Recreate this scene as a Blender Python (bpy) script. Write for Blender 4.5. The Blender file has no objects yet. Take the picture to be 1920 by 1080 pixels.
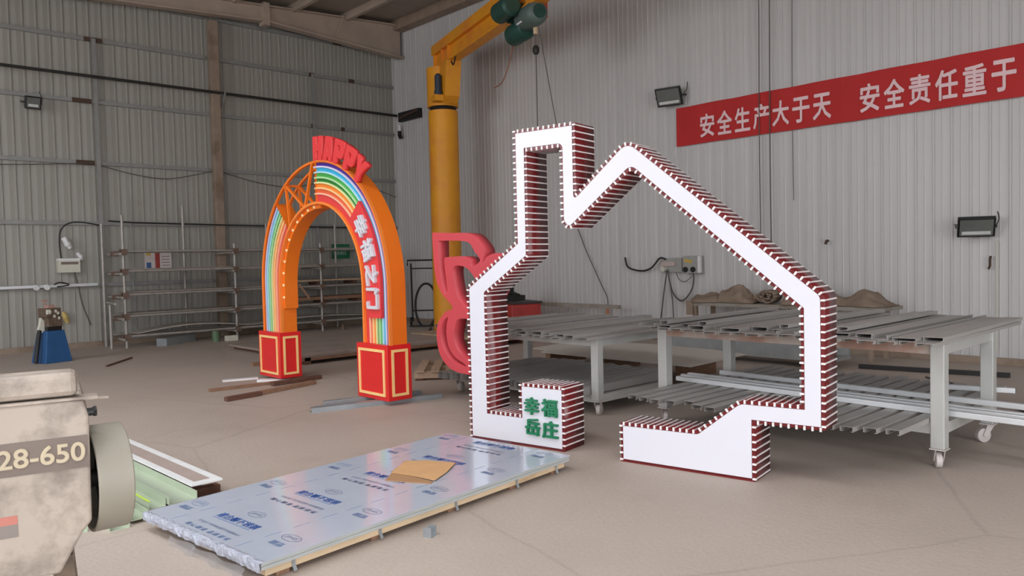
import bpy, bmesh, math, random
from mathutils import Vector, Matrix
random.seed(7)
PI = math.pi
SC = bpy.context.scene
COL = SC.collection

# ------------------------------------------------------------------ camera
YAW, PIT, ROL = math.radians(47.18), math.radians(2.154), math.radians(-1.335)
fw = Vector((math.cos(YAW)*math.cos(PIT), math.sin(YAW)*math.cos(PIT), -math.sin(PIT)))
rt = Vector((math.sin(YAW), -math.cos(YAW), 0)); up = rt.cross(fw)
r2 = rt*math.cos(ROL)+up*math.sin(ROL); u2 = up*math.cos(ROL)-rt*math.sin(ROL)
cam_d = bpy.data.cameras.new('camera'); cam = bpy.data.objects.new('camera', cam_d); COL.objects.link(cam)
cam_d.sensor_width = 36; cam_d.lens = 36*1447/1920; cam_d.clip_end = 200
cam.matrix_world = Matrix(((r2.x, u2.x, -fw.x, 0), (r2.y, u2.y, -fw.y, 0), (r2.z, u2.z, -fw.z, 1.5), (0, 0, 0, 1)))
SC.camera = cam

# ------------------------------------------------------------------ light: overcast daylight through the open workshop doors
W = bpy.data.worlds.new('overcast_sky'); SC.world = W; W.use_nodes = True
bg = W.node_tree.nodes['Background']; bg.inputs[0].default_value = (0.93, 0.96, 1.0, 1); bg.inputs[1].default_value = 1.0
vs = SC.view_settings
vs.view_transform = 'Standard'; vs.look = 'None'; vs.gamma = 1.0; vs.use_curve_mapping = False
vs.exposure = 2.58
XR, YL = 11.28, 16.4          # inner faces of right and left wall
XF, YB = -6.5, -6.0           # front wall (door side) and back wall, both behind the camera
DOORS_F = [(-4.5, .5, 0, 4.4), (7.6, 13.4, 2.2, 6.1)]    # y0,y1,z0,z1 in the front wall: a big door and a high window band
SKY = [(-5.4, -3.4), (-1.2, .9)]                 # unseen roof openings, added and placed to brighten the floor: open rooflights, x0,x1
SKY_Y = (-4.0, 9.0)
DOORS_B = [(-4.5, 4.5, 0, 4.0)]                            # x0,x1,z0,z1 in the back wall
def portal(name, loc, rot, sx, sy):
    l = bpy.data.lights.new(name, 'AREA'); l.shape = 'RECTANGLE'; l.size = sx; l.size_y = sy
    l.cycles.is_portal = True
    o = bpy.data.objects.new(name, l); o.location = loc; o.rotation_euler = rot; COL.objects.link(o)
for (y0, y1, z0, z1) in DOORS_F:
    portal('door_portal', (XF-.02, (y0+y1)/2, (z0+z1)/2), (0, -PI/2, 0), z1-z0, y1-y0)
for (x0, x1, z0, z1) in DOORS_B:
    portal('door_portal', ((x0+x1)/2, YB-.02, (z0+z1)/2), (PI/2, 0, 0), x1-x0, z1-z0)

for (x0, x1) in SKY:
    portal('added_rooflight_portal', ((x0+x1)/2, (SKY_Y[0]+SKY_Y[1])/2, 7.6), (0, 0, 0), x1-x0, SKY_Y[1]-SKY_Y[0])

# ------------------------------------------------------------------ materials
def s2l(c):
    c = c/255.0
    return c/12.92 if c <= .04045 else ((c+.055)/1.055)**2.4
def rgb(*c): return (s2l(c[0]), s2l(c[1]), s2l(c[2]), 1)
def M(name, c, rough=.5, metal=0.0, var=.06, scale=6, bump=0, bscale=40, dirt=None, dscale=2, dlo=.5, dhi=.7, stretch=None, orand=0, spec=None, coat=0):
    m = bpy.data.materials.new(name); m.use_nodes = True
    nt = m.node_tree; N = nt.nodes; L = nt.links; P = N['Principled BSDF']
    P.inputs['Roughness'].default_value = rough; P.inputs['Metallic'].default_value = metal
    if spec is not None: P.inputs['Specular IOR Level'].default_value = spec
    if coat: P.inputs['Coat Weight'].default_value = coat; P.inputs['Coat Roughness'].default_value = .08
    tc = N.new('ShaderNodeTexCoord'); mp = N.new('ShaderNodeMapping'); L.new(tc.outputs['Object'], mp.inputs[0])
    if stretch: mp.inputs['Scale'].default_value = stretch
    base = rgb(*c)
    nz = N.new('ShaderNodeTexNoise'); nz.inputs['Scale'].default_value = scale; nz.inputs['Detail'].default_value = 4
    L.new(mp.outputs[0], nz.inputs['Vector'])
    rp = N.new('ShaderNodeValToRGB'); L.new(nz.outputs[0], rp.inputs[0])
    rp.color_ramp.elements[0].position = .3; rp.color_ramp.elements[1].position = .7
    rp.color_ramp.elements[0].color = tuple(v*(1-var) for v in base[:3])+(1,)
    rp.color_ramp.elements[1].color = tuple(min(1, v*(1+var)) for v in base[:3])+(1,)
    out = rp.outputs[0]
    if dirt:
        n2 = N.new('ShaderNodeTexNoise'); n2.inputs['Scale'].default_value = dscale; n2.inputs['Detail'].default_value = 7; n2.inputs['Roughness'].default_value = .65
        L.new(mp.outputs[0], n2.inputs['Vector'])
        r3 = N.new('ShaderNodeMapRange'); r3.inputs[1].default_value = dlo; r3.inputs[2].default_value = dhi; L.new(n2.outputs[0], r3.inputs[0])
        mx = N.new('ShaderNodeMix'); mx.data_type = 'RGBA'; L.new(r3.outputs[0], mx.inputs[0]); L.new(out, mx.inputs[6]); mx.inputs[7].default_value = rgb(*dirt)
        out = mx.outputs[2]
    if orand:
        oi = N.new('ShaderNodeObjectInfo'); mr = N.new('ShaderNodeMapRange'); mr.inputs[3].default_value = 1-orand; mr.inputs[4].default_value = 1+orand
        L.new(oi.outputs['Random'], mr.inputs[0])
        hv = N.new('ShaderNodeHueSaturation'); L.new(mr.outputs[0], hv.inputs['Value']); L.new(out, hv.inputs['Color']); out = hv.outputs[0]
    L.new(out, P.inputs['Base Color'])
    if bump:
        n3 = N.new('ShaderNodeTexNoise'); n3.inputs['Scale'].default_value = bscale; n3.inputs['Detail'].default_value = 6; L.new(mp.outputs[0], n3.inputs['Vector'])
        b = N.new('ShaderNodeBump'); b.inputs['Strength'].default_value = bump; b.inputs['Distance'].default_value = .02
        L.new(n3.outputs[0], b.inputs['Height']); L.new(b.outputs[0], P.inputs['Normal'])
    return m
floor_m = M('dusty_concrete', (180, 166, 155), .62, var=.07, scale=.9, bump=.12, bscale=30, dirt=(160, 145, 133), dscale=.45, dlo=.48, dhi=.75)
def floor_detail(m):
    # hairline cracks and fine speckle of the slab
    nt = m.node_tree; N = nt.nodes; L = nt.links; P = N['Principled BSDF']; src = P.inputs['Base Color'].links[0].from_socket
    tc = N.new('ShaderNodeTexCoord'); wn = N.new('ShaderNodeTexNoise'); wn.inputs['Scale'].default_value = 1.3; wn.inputs['Detail'].default_value = 5; L.new(tc.outputs['Object'], wn.inputs['Vector'])
    ad = N.new('ShaderNodeMix'); ad.data_type = 'RGBA'; ad.inputs[0].default_value = .12; L.new(tc.outputs['Object'], ad.inputs[6]); L.new(wn.outputs['Color'], ad.inputs[7])
    vo = N.new('ShaderNodeTexVoronoi'); vo.feature = 'DISTANCE_TO_EDGE'; vo.inputs['Scale'].default_value = .42; L.new(ad.outputs[2], vo.inputs['Vector'])
    mr = N.new('ShaderNodeMapRange'); mr.inputs[1].default_value = .0; mr.inputs[2].default_value = .006; mr.inputs[3].default_value = .86; mr.inputs[4].default_value = 1; L.new(vo.outputs['Distance'], mr.inputs[0])
    sp = N.new('ShaderNodeTexNoise'); sp.inputs['Scale'].default_value = 60; sp.inputs['Detail'].default_value = 3; L.new(tc.outputs['Object'], sp.inputs['Vector'])
    m2 = N.new('ShaderNodeMapRange'); m2.inputs[1].default_value = .3; m2.inputs[2].default_value = .7; m2.inputs[3].default_value = .93; m2.inputs[4].default_value = 1.05; L.new(sp.outputs[0], m2.inputs[0])
    mu = N.new('ShaderNodeMath'); mu.operation = 'MULTIPLY'; L.new(mr.outputs[0], mu.inputs[0]); L.new(m2.outputs[0], mu.inputs[1])
    hv = N.new('ShaderNodeHueSaturation'); L.new(mu.outputs[0], hv.inputs['Value']); L.new(src, hv.inputs['Color']); L.new(hv.outputs[0], P.inputs['Base Color'])
floor_detail(floor_m)
clad_shaded = M('grey_cladding_shaded', (158, 155, 148), .45, .0, var=.05, scale=3, stretch=(3, 3, .3), dirt=(138, 132, 124), dscale=.7, dlo=.55, dhi=.8, orand=.03)  # darker copy of the one cladding: the left wall's shade is in the colour
clad_lit = M('grey_cladding_lit', (198, 196, 195), .42, .0, var=.04, scale=3, stretch=(3, 3, .3), dirt=(158, 148, 140), dscale=.8, dlo=.58, dhi=.85, orand=.035)  # lighter copy of the same cladding, the stronger light put into its colour
steel_dusty = M('dusty_painted_steel', (150, 143, 134), .6, var=.1, dirt=(128, 108, 90), dscale=2.5)
column_m = M('dusty_brown_steel', (150, 132, 116), .65, var=.1, dirt=(120, 98, 80), dscale=2)
rafter_m = M('dusty_rafter', (172, 156, 142), .65, var=.12, scale=2, dirt=(178, 160, 146), dscale=1.2, dlo=.5, dhi=.65)
roof_m = M('roof_underside', (156, 145, 134), .6, var=.06)
rust_patch = M('brown_patch', (78, 58, 48), .8)
girt_m = M('galvanised_girt', (146, 146, 144), .5, .2, var=.08)
dark_m = M('black_rubber', (34, 32, 31), .6)
black_m = M('black_plastic', (24, 24, 26), .35)
orange = M('orange_paint', (240, 120, 28), .38, var=.02)
orange_in = M('orange_paint_edge', (246, 138, 58), .4, var=.02)
plinth_red = M('bright_red_paint', (218, 38, 38), .35, var=.03)
cream = M('cream_moulding', (248, 208, 138), .45, var=.03)
letter_red = M('letter_red', (226, 60, 62), .45, var=.02)
white_ac = M('white_acrylic', (215, 214, 222), .3, var=.005)
white_bar = M('white_plastic', (236, 228, 228), .4, var=.02)
brick_red = M('oxide_red_paint', (106, 28, 31), .28, var=.06)
butter_red = M('pinkish_red_paint', (204, 72, 82), .5, var=.05, scale=2)
green_letter = M('green_acrylic', (28, 118, 80), .4, var=.03)
crane_y = M('yellow_crane_paint', (236, 160, 34), .5, var=.05, scale=2, dirt=(226, 138, 52), dscale=1.5, dlo=.45, dhi=.7)
hoist_g = M('dark_green_enamel', (36, 74, 66), .45, var=.1)
hoist_gl = M('grey_green_enamel', (88, 104, 100), .5, var=.1)
banner_red = M('banner_red_cloth', (186, 40, 40), .75, var=.04, scale=3)
banner_txt = M('banner_white_print', (236, 205, 208), .8, var=.04)
film_m = M('bluish_film_on_steel', (190, 196, 210), .10, .15, var=.02, bump=.015, bscale=3)
film_edge = M('sheet_edges', (178, 182, 180), .4, .1, var=.1, stretch=(1, 1, 30))
torn_film = M('torn_film', (176, 180, 194), .25, var=.2, scale=30, bump=.6, bscale=60)
clear_film = bpy.data.materials.new('loose_clear_film'); clear_film.use_nodes = True
_p = clear_film.node_tree.nodes['Principled BSDF']; _p.inputs['Roughness'].default_value = .15; _p.inputs['Alpha'].default_value = .28; _p.inputs['Base Color'].default_value = rgb(190, 190, 196)
print_blue = M('blue_print', (42, 92, 168), .4, var=.02)
print_pale = M('pale_blue_print', (118, 140, 178), .4, var=.02)
print_grey = M('grey_blue_print', (104, 116, 146), .4, var=.02)
wood_new = M('pale_pine', (204, 180, 148), .65, var=.1, scale=5, stretch=(10, 1, 10), dirt=(172, 134, 98), dscale=1.2, dlo=.55, dhi=.7)
wood_old = M('old_timber', (140, 106, 84), .75, var=.2, scale=6, stretch=(1, 10, 10))
wood_dark = M('dark_timber', (98, 66, 52), .75, var=.25, scale=6, stretch=(1, 10, 10))
card_m = M('cardboard', (206, 160, 112), .8, var=.05)
card_d = M('cardboard_back', (168, 128, 92), .8, var=.05)
galv = M('galvanised_profile', (160, 156, 152), .45, .12, var=.05, scale=4, orand=.07, dirt=(160, 150, 142), dscale=2, dlo=.55, dhi=.8)
galv_d = M('galvanised_channel', (158, 164, 168), .4, .5, var=.12, scale=5)
tube_m = M('pale_steel_tube', (214, 216, 218), .32, .3, var=.03)
table_m = M('table_frame_grey', (182, 182, 178), .4, .1, var=.05, dirt=(170, 167, 158), dscale=3, dlo=.55, dhi=.75)
rail_rust = M('rusty_rail', (158, 124, 108), .6, var=.15, dirt=(172, 158, 148), dscale=1.6, dlo=.44, dhi=.56)
castor_m = M('castor_nylon', (196, 188, 184), .5, var=.05)
scaff = M('scaffold_tube', (166, 160, 154), .45, .3, var=.12, scale=10)
coupler = M('rusty_coupler', (112, 92, 80), .6, .2, var=.2, scale=20)
sheet_dark = M('dusty_steel_sheet', (150, 140, 132), .5, .2, var=.1, scale=2)
plate_m = M('dusty_plate', (166, 152, 142), .5, .1, var=.06, scale=1.5, dirt=(140, 128, 120), dscale=1)
plywood = M('plywood', (182, 156, 130), .7, var=.15, scale=4)
mach = M('dirty_cream_machine', (168, 155, 143), .5, var=.05, scale=5, dirt=(108, 95, 86), dscale=4, dlo=.46, dhi=.66, bump=.05)
mach_drum = M('dirty_grey_drum', (146, 140, 127), .5, var=.06, scale=5, dirt=(112, 104, 92), dscale=6, dlo=.55, dhi=.7)
mach_band = M('grey_brown_band', (112, 99, 91), .55, var=.1, scale=8)
mach_txt = M('cream_lettering', (184, 170, 144), .5)
warn_red = M('faded_red_label', (178, 112, 98), .6)
warn_grey = M('faded_grey_label', (128, 118, 112), .6)
al_prof = M('green_filmed_aluminium', (190, 202, 180), .3, .3, var=.06, scale=2)
al_edge = M('lime_film_edge', (196, 224, 76), .4, var=.05)
blue_m = M('blue_machine_paint', (36, 84, 134), .45, var=.1, scale=3)
brown_m = M('greasy_brown_metal', (104, 88, 74), .5, .2, var=.3, scale=15)
pinkish = M('dusty_pink_paint', (178, 138, 128), .6, var=.1)
offwhite = M('off_white_plastic', (206, 204, 190), .5, var=.04)
pale_white = M('white_plastic_sheet', (226, 226, 226), .45)
sign_green = M('exit_green', (24, 104, 70), .5)
poster_w = M('poster_white', (206, 196, 194), .6)
poster_r = M('poster_red', (158, 62, 54), .6)
poster_b = M('poster_blue', (62, 96, 140), .6)
poster_y = M('poster_yellow', (206, 170, 70), .6)
lamp_glass = M('lamp_glass', (206, 208, 206), .2)
lamp_rim = M('lamp_dark_glass', (120, 124, 120), .15, .3)
canvas_m = M('brown_canvas', (140, 122, 106), .85, var=.1, scale=8, bump=.3, bscale=12)
weld_red = M('worn_red_enamel', (172, 58, 54), .5, var=.12, scale=6)
panel_grey = M('grey_enclosure', (160, 160, 156), .45, var=.06, scale=10)
copper = M('copper_wire', (146, 96, 72), .5)
rope_grey = M('grey_cable', (92, 86, 82), .6)
hole_shade_m = M('hole_shade_black', (12, 11, 11), .8)  # black that stands in for the shade inside bores, slots and gaps
green_tin = M('green_tin', (92, 118, 88), .5)
STRIPES = dict(purple=(70, 34, 142), lavender=(214, 208, 232), cyan=(52, 172, 214), pale_blue=(182, 226, 236), green=(70, 168, 76), pale_green=(182, 226, 168),
    dark_green=(34, 124, 48), pale_yellow=(228, 232, 168), orange=(234, 136, 44), pale_orange=(252, 206, 146), vermilion=(224, 100, 58), pale_peach=(250, 190, 160), red=(218, 66, 66))
SM = {k: M('stripe_'+k, v, .4, var=.01) for k, v in STRIPES.items()}

# ------------------------------------------------------------------ mesh helpers
class MB:
    def __init__(s): s.v = []; s.f = []
    def add(s, vs, fs):
        o = len(s.v); s.v += [Vector(v) for v in vs]; s.f += [tuple(i+o for i in f) for f in fs]; return s
    def box(s, x0, x1, y0, y1, z0, z1, m=None):
        vs = [Vector(p) for p in ((x0,y0,z0),(x1,y0,z0),(x1,y1,z0),(x0,y1,z0),(x0,y0,z1),(x1,y0,z1),(x1,y1,z1),(x0,y1,z1))]
        if m is not None: vs = [m @ v for v in vs]
        return s.add(vs, [(3,2,1,0),(4,5,6,7),(0,1,5,4),(1,2,6,5),(2,3,7,6),(3,0,4,7)])
    def bar(s, a, b, w, h, upv=(0, 0, 1)):
        a = Vector(a); b = Vector(b); d = (b-a); L = d.length; d.normalize()
        u = Vector(upv); x = d.cross(u)
        if x.length < 1e-4: x = d.cross(Vector((1, 0, 0)))
        x.normalize(); u = x.cross(d)
        m = Matrix((( x.x, d.x, u.x, a.x), (x.y, d.y, u.y, a.y), (x.z, d.z, u.z, a.z), (0, 0, 0, 1)))
        return s.box(-w/2, w/2, 0, L, -h/2, h/2, m)
    def tube(s, path, r, n=8, cap=True, closed=False):
        P = [Vector(p) for p in path]; k = len(P); rings = []; prev = None
        for i, p in enumerate(P):
            if closed: t = P[(i+1) % k]-P[i-1]
            else: t = P[min(i+1, k-1)]-P[max(i-1, 0)]
            t.normalize()
            if prev is None:
                x = t.orthogonal()
            else:
                x = prev-t*prev.dot(t)
                if x.length < 1e-5: x = t.orthogonal()
            x.normalize(); prev = x; y = t.cross(x)
            rr = r[i] if isinstance(r, (list, tuple)) else r
            rings.append([p+x*math.cos(2*PI*j/n)*rr+y*math.sin(2*PI*j/n)*rr for j in range(n)])
        vs = [v for g in rings for v in g]; fs = []
        for i in range(k if closed else k-1):
            a = i*n; b = ((i+1) % k)*n
            for j in range(n): fs.append((a+j, a+(j+1) % n, b+(j+1) % n, b+j))
        if cap and not closed: fs.append(tuple(reversed(range(n)))); fs.append(tuple((k-1)*n+j for j in range(n)))
        return s.add(vs, fs)
    def cyl(s, a, b, r, n=16, r2=None): return s.tube([a, b], [r, r if r2 is None else r2], n)
    def ringtube(s, a, b, ro, ri, n=32):
        a = Vector(a); b = Vector(b); d = (b-a).normalized(); x = d.orthogonal().normalized(); y = d.cross(x)
        vs = []
        for c, r in ((a, ro), (b, ro), (b, ri), (a, ri)):
            vs += [c+x*math.cos(2*PI*j/n)*r+y*math.sin(2*PI*j/n)*r for j in range(n)]
        fs = []
        for q in range(4):
            A = q*n; B = ((q+1) % 4)*n
            for j in range(n): fs.append((A+j, A+(j+1) % n, B+(j+1) % n, B+j))
        return s.add(vs, fs)
    def extr(s, poly, o, U, V, D):
        """prism: 2D poly in axes U,V from origin o extruded along vector D"""
        o = Vector(o); U = Vector(U); V = Vector(V); D = Vector(D); n = len(poly)
        b = [o+U*p[0]+V*p[1] for p in poly]
        return s.add(b+[p+D for p in b], [tuple(reversed(range(n))), tuple(range(n, 2*n))]+[(i, (i+1) % n, n+(i+1) % n, n+i) for i in range(n)])
    def lathe(s, prof, n=20, m=None):
        vs = []; k = len(prof)
        for r, z in prof:
            for j in range(n):
                v = Vector((r*math.cos(2*PI*j/n), r*math.sin(2*PI*j/n), z)); vs.append(m @ v if m is not None else v)
        fs = []
        for i in range(k-1):
            for j in range(n): fs.append((i*n+j, i*n+(j+1) % n, (i+1)*n+(j+1) % n, (i+1)*n+j))
        fs.append(tuple(reversed(range(n)))); fs.append(tuple((k-1)*n+j for j in range(n)))
        return s.add(vs, fs)
    def mesh(s, name, mat, smooth=False, xf=None):
        me = bpy.data.meshes.new(name)
        vv = [xf(v) for v in s.v] if xf else s.v
        me.from_pydata([tuple(v) for v in vv], [], s.f)
        bm = bmesh.new(); bm.from_mesh(me); bmesh.ops.recalc_face_normals(bm, faces=bm.faces)
        bm.to_mesh(me); bm.free()
        me.materials.append(mat)
        if smooth:
            for p in me.polygons: p.use_smooth = True
            me.set_sharp_from_angle(angle=math.radians(40))
        return me
    def build(s, name, mat, parent=None, smooth=False, bevel=0, xf=None):
        return link(name, s.mesh(name, mat, smooth, xf), parent, bevel)
def link(name, me, parent=None, bevel=0):
    o = bpy.data.objects.new(name, me); COL.objects.link(o)
    if parent is not None: o.parent = parent
    if bevel:
        b = o.modifiers.new('bevel', 'BEVEL'); b.width = bevel; b.segments = 2; b.limit_method = 'ANGLE'
    return o
def tag(o, label, cat, group=None):
    o['label'] = label; o['category'] = cat
    if group: o['group'] = group
    return o
def thing(name, label, cat, loc=(0, 0, 0), rotz=0, group=None):
    o = bpy.data.objects.new(name, None); COL.objects.link(o); o.location = loc; o.rotation_euler = (0, 0, rotz); o.empty_display_size = .1
    return tag(o, label, cat, group)
def struct(name, mb, mat, **k):
    o = mb.build(name, mat, **k); o['kind'] = 'structure'; return o
def dup(root, loc, rotz=None, label=None, group=None):
    r = root.copy(); COL.objects.link(r); r.location = loc
    if rotz is not None: r.rotation_euler = (root.rotation_euler[0], root.rotation_euler[1], rotz)
    if label: r['label'] = label
    if group: r['group'] = group
    for ch in list(root.children):
        c = ch.copy(); COL.objects.link(c); c.parent = r
        for g in list(ch.children):
            d = g.copy(); COL.objects.link(d); d.parent = c
    return r
def to_mesh(cu, name):
    o = bpy.data.objects.new('tmp', cu); COL.objects.link(o)
    dg = bpy.context.evaluated_depsgraph_get(); dg.update()
    me = bpy.data.meshes.new_from_object(o.evaluated_get(dg)); me.name = name
    bpy.data.objects.remove(o); bpy.data.curves.remove(cu)
    return me
def shape2d(splines, depth, name, mat, xf=None):
    """filled 2D outline (with holes) extruded from z=0 to z=depth"""
    cu = bpy.data.curves.new(name, 'CURVE'); cu.dimensions = '2D'; cu.fill_mode = 'BOTH'; cu.extrude = depth/2
    for s in splines:
        sp = cu.splines.new('POLY'); sp.points.add(len(s)-1); sp.use_cyclic_u = True
        for p, q in zip(sp.points, s): p.co = (q[0], q[1], 0, 1)
    me = to_mesh(cu, name)
    for v in me.vertices:
        c = Vector((v.co.x, v.co.y, v.co.z+depth/2)); v.co = xf(c) if xf else c
    me.materials.clear(); me.materials.append(mat)
    if xf:
        bm = bmesh.new(); bm.from_mesh(me); bmesh.ops.remove_doubles(bm, verts=bm.verts, dist=1e-5); bmesh.ops.recalc_face_normals(bm, faces=bm.faces); bm.to_mesh(me); bm.free()
    return me
def text_mesh(body, w, h, depth, name, mat, bold=0, mtx=None, res=2):
    """text fitted into w x h, centred on the origin of the XY plane, moved by mtx; bold strokes are overlaid shifted copies"""
    cu = bpy.data.curves.new(name, 'FONT'); cu.body = body; cu.extrude = .01 if depth else 0
    cu.resolution_u = res
    src = to_mesh(cu, name)
    xs = [v.co.x for v in src.vertices]; ys = [v.co.y for v in src.vertices]
    x0, x1, y0, y1 = min(xs)-bold, max(xs)+bold, min(ys)-bold, max(ys)+bold
    sx = w/(x1-x0) if w else h/(y1-y0); sy = h/(y1-y0) if h else sx
    q = bold*.75
    sh = [(0, 0)] if not bold else [(bold, 0), (-bold, 0), (0, bold), (0, -bold), (q, q), (-q, q), (q, -q), (-q, -q), (0, 0)]
    eps = .0006 if depth else .00012
    vs_, fs_ = [], []
    for i, (dx, dy) in enumerate(sh):
        o = len(vs_)
        for v in src.vertices:
            c = Vector(((v.co.x+dx-(x0+x1)/2)*sx, (v.co.y+dy-(y0+y1)/2)*sy, ((v.co.z/.02+.5)*(depth+eps*i)) if depth else eps*i)); vs_.append(tuple(mtx @ c if mtx is not None else c))
        fs_ += [tuple(o+k_ for k_ in f.vertices) for f in src.polygons]
    bpy.data.meshes.remove(src)
    me = bpy.data.meshes.new(name); me.from_pydata(vs_, [], fs_); me.materials.append(mat)
    return me
def axes(o, U, V, Wv):
    return Matrix(((U[0], V[0], Wv[0], o[0]), (U[1], V[1], Wv[1], o[1]), (U[2], V[2], Wv[2], o[2]), (0, 0, 0, 1)))
def catmull(pts, n=6, closed=False):
    P = [Vector(p) for p in pts]; out = []; k = len(P)
    for i in range(k if closed else k-1):
        p0 = P[i-1] if (closed or i > 0) else P[i]; p1 = P[i]; p2 = P[(i+1) % k]; p3 = P[(i+2) % k] if (closed or i+2 < k) else P[i+1]
        for j in range(n):
            t = j/n
            out.append(.5*((2*p1)+(p2-p0)*t+(2*p0-5*p1+4*p2-p3)*t*t+(3*p1-p0-3*p2+p3)*t**3))
    if not closed: out.append(P[-1])
    return out
def round_poly(pts, radii, n=6):
    out = []; k = len(pts)
    for i, p in enumerate(pts):
        r = radii[i] if isinstance(radii, (list, tuple)) else radii
        p = Vector(p); a = Vector(pts[i-1]); b = Vector(pts[(i+1) % k])
        if r <= 0: out.append((p.x, p.y)); continue
        da = (a-p).normalized(); db = (b-p).normalized(); ang = da.angle(db); t = min(r/math.tan(ang/2), .45*(a-p).length, .45*(b-p).length)
        s = p+da*t; e = p+db*t
        for j in range(n+1):
            u = j/n; q = s*(1-u)**2+p*2*u*(1-u)+e*u*u; out.append((q.x, q.y))
    return out
def offset_poly(pts, d):
    """offset a polygon outward by d (works for either winding)"""
    k = len(pts); area = sum(pts[i][0]*pts[(i+1) % k][1]-pts[(i+1) % k][0]*pts[i][1] for i in range(k)); sg = 1 if area > 0 else -1
    out = []
    for i in range(k):
        p = Vector(pts[i]); a = (p-Vector(pts[i-1])).normalized(); b = (Vector(pts[(i+1) % k])-p).normalized()
        na = Vector((a.y, -a.x))*sg; nb = Vector((b.y, -b.x))*sg; m = na+nb; m.normalize(); c = max(.35, m.dot(na))
        q = p+m*(d/c); out.append((q.x, q.y))
    return out

# ------------------------------------------------------------------ the setting
struct('floor', MB().box(XF-6, XR+.3, YB-6, YL+.3, -.15, 0), floor_m)
def roof_z(x): return 7.42+.055*(x-XR)
# ceiling: sloping deck, purlins, rafters
c = MB()
def deck(xa, xb, ya, yb): c.extr([(xa, roof_z(xa)), (xb, roof_z(xb)), (xb, roof_z(xb)+.1), (xa, roof_z(xa)+.1)], (0, ya, 0), (1, 0, 0), (0, 0, 1), (0, yb-ya, 0))
deck(XF-.3, XR+.3, YB-.3, SKY_Y[0]); deck(XF-.3, XR+.3, SKY_Y[1], YL+.3)
_q = XF-.3
for (xa, xb) in SKY: deck(_q, xa, SKY_Y[0], SKY_Y[1]); _q = xb
deck(_q, XR+.3, SKY_Y[0], SKY_Y[1])
ceil = struct('ceiling', c, roof_m)
pur = None
for x in (9.7, 8.35, 7.0, 5.6, 4.2, 2.8, 1.4, 1.0, -1.3, -2.3, -3.3, -5.5):
    z = roof_z(x)
    MB().box(x-.05, x+.05, YB, YL, z-.17, z).build('purlin', rafter_m, ceil)
MB().box(11.0, XR, YB, YL, 7.17, 7.4).build('eave_trim', column_m, ceil)
for k, y in enumerate((15.95, 9.0, 1.5, -4.0)):
    r = MB()
    def topz(x): return roof_z(x)-.06 if k else 7.313+.0625*(x-11.05)
    r.extr([(7.72, topz(7.72)-.33), (11.2, 6.55), (11.2, topz(11.2)), (7.72, topz(7.72))], (0, y, 0), (1, 0, 0), (0, 0, 1), (0, .02, 0))
    r.extr([(7.72, topz(7.72)-.37), (11.2, 6.51), (11.2, 6.55), (7.72, topz(7.72)-.33)], (0, y-.09, 0), (1, 0, 0), (0, 0, 1), (0, .2, 0))
    r.extr([(7.72, topz(7.72)-.03), (11.2, topz(11.2)-.03), (11.2, topz(11.2)), (7.72, topz(7.72))], (0, y-.09, 0), (1, 0, 0), (0, 0, 1), (0, .2, 0))
    r.build('rafter_knee', rafter_m, ceil)
    r = MB()
    r.extr([(XF, topz(XF)-.31), (7.62, topz(7.62)-.33), (7.62, topz(7.62)), (XF, topz(XF))], (0, y, 0), (1, 0, 0), (0, 0, 1), (0, .02, 0))
    for dz in (-.36, -.03):
        r.extr([(XF, topz(XF)+dz+.02), (7.62, topz(7.62)+dz), (7.62, topz(7.62)+dz+.03), (XF, topz(XF)+dz+.05)], (0, y-.09, 0), (1, 0, 0), (0, 0, 1), (0, .2, 0))
    r.build('rafter', rafter_m, ceil)
    MB().box(7.60, 7.74, y-.11, y+.13, topz(7.66)-.44, topz(7.66)+.04).build('splice_plate', rafter_m, ceil)
    if k == 0: MB().bar((9.55, 15.84, 7.22), (9.35, 15.84, 6.75), .03, .03).build('flange_stay', rafter_m, ceil)

# cladding panels, one object each
def panel_mesh(name, w, mat, prof):
    b = MB(); b.extr(prof(w), (0, 0, 0), (1, 0, 0), (0, 1, 0), (0, 0, 1)); return b.mesh(name, mat)
prof_l = lambda w: [(0, 0), (0, -.004), (w*.45, -.012), (w-.035, -.004), (w-.028, -.026), (w-.010, -.026), (w-.004, -.004), (w, 0)]
prof_r = lambda w: [(0, 0), (0, -.004), (.030, -.004), (.038, -.020), (.060, -.020), (.068, -.004), (.145, -.004), (.152, -.009), (.162, -.009), (.170, -.004), (w, -.004), (w, 0)]
PW = .2175
wl = struct('wall_left', MB().box(XF-.3, XR+.3, YL+.03, YL+.2, 0, 7.55), clad_shaded)
me_l = panel_mesh('cladding_panel', PW, clad_shaded, prof_l)
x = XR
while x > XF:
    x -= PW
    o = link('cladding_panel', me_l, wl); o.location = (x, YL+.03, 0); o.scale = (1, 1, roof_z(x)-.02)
PR = .2245
wr = struct('wall_right', MB().box(XR+.03, XR+.2, YB-.3, YL+.3, 0, 7.55), clad_lit)
me_r = panel_mesh('cladding_panel', PR, clad_lit, prof_r)
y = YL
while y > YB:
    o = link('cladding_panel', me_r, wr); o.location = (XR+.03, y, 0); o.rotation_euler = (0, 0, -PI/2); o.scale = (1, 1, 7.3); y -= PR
def wall_with_doors(name, doors, a0, a1, axis, pos, mat):
    b = MB(); h = 7.5; cuts = sorted(doors); q = a0
    def seg(u0, u1, z0, z1):
        if axis == 'y': b.box(pos-.2, pos, u0, u1, z0, z1)
        else: b.box(u0, u1, pos-.2, pos, z0, z1)
    for (u0, u1, z0, z1) in cuts:
        seg(q, u0, 0, h); seg(u0, u1, z1, h); q = u1
        if z0 > 0: seg(u0, u1, 0, z0)
    seg(q, a1, 0, h)
    return struct(name, b, mat)
wall_with_doors('wall_front', DOORS_F, YB-.2, YL+.2, 'y', XF, clad_lit)
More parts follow.
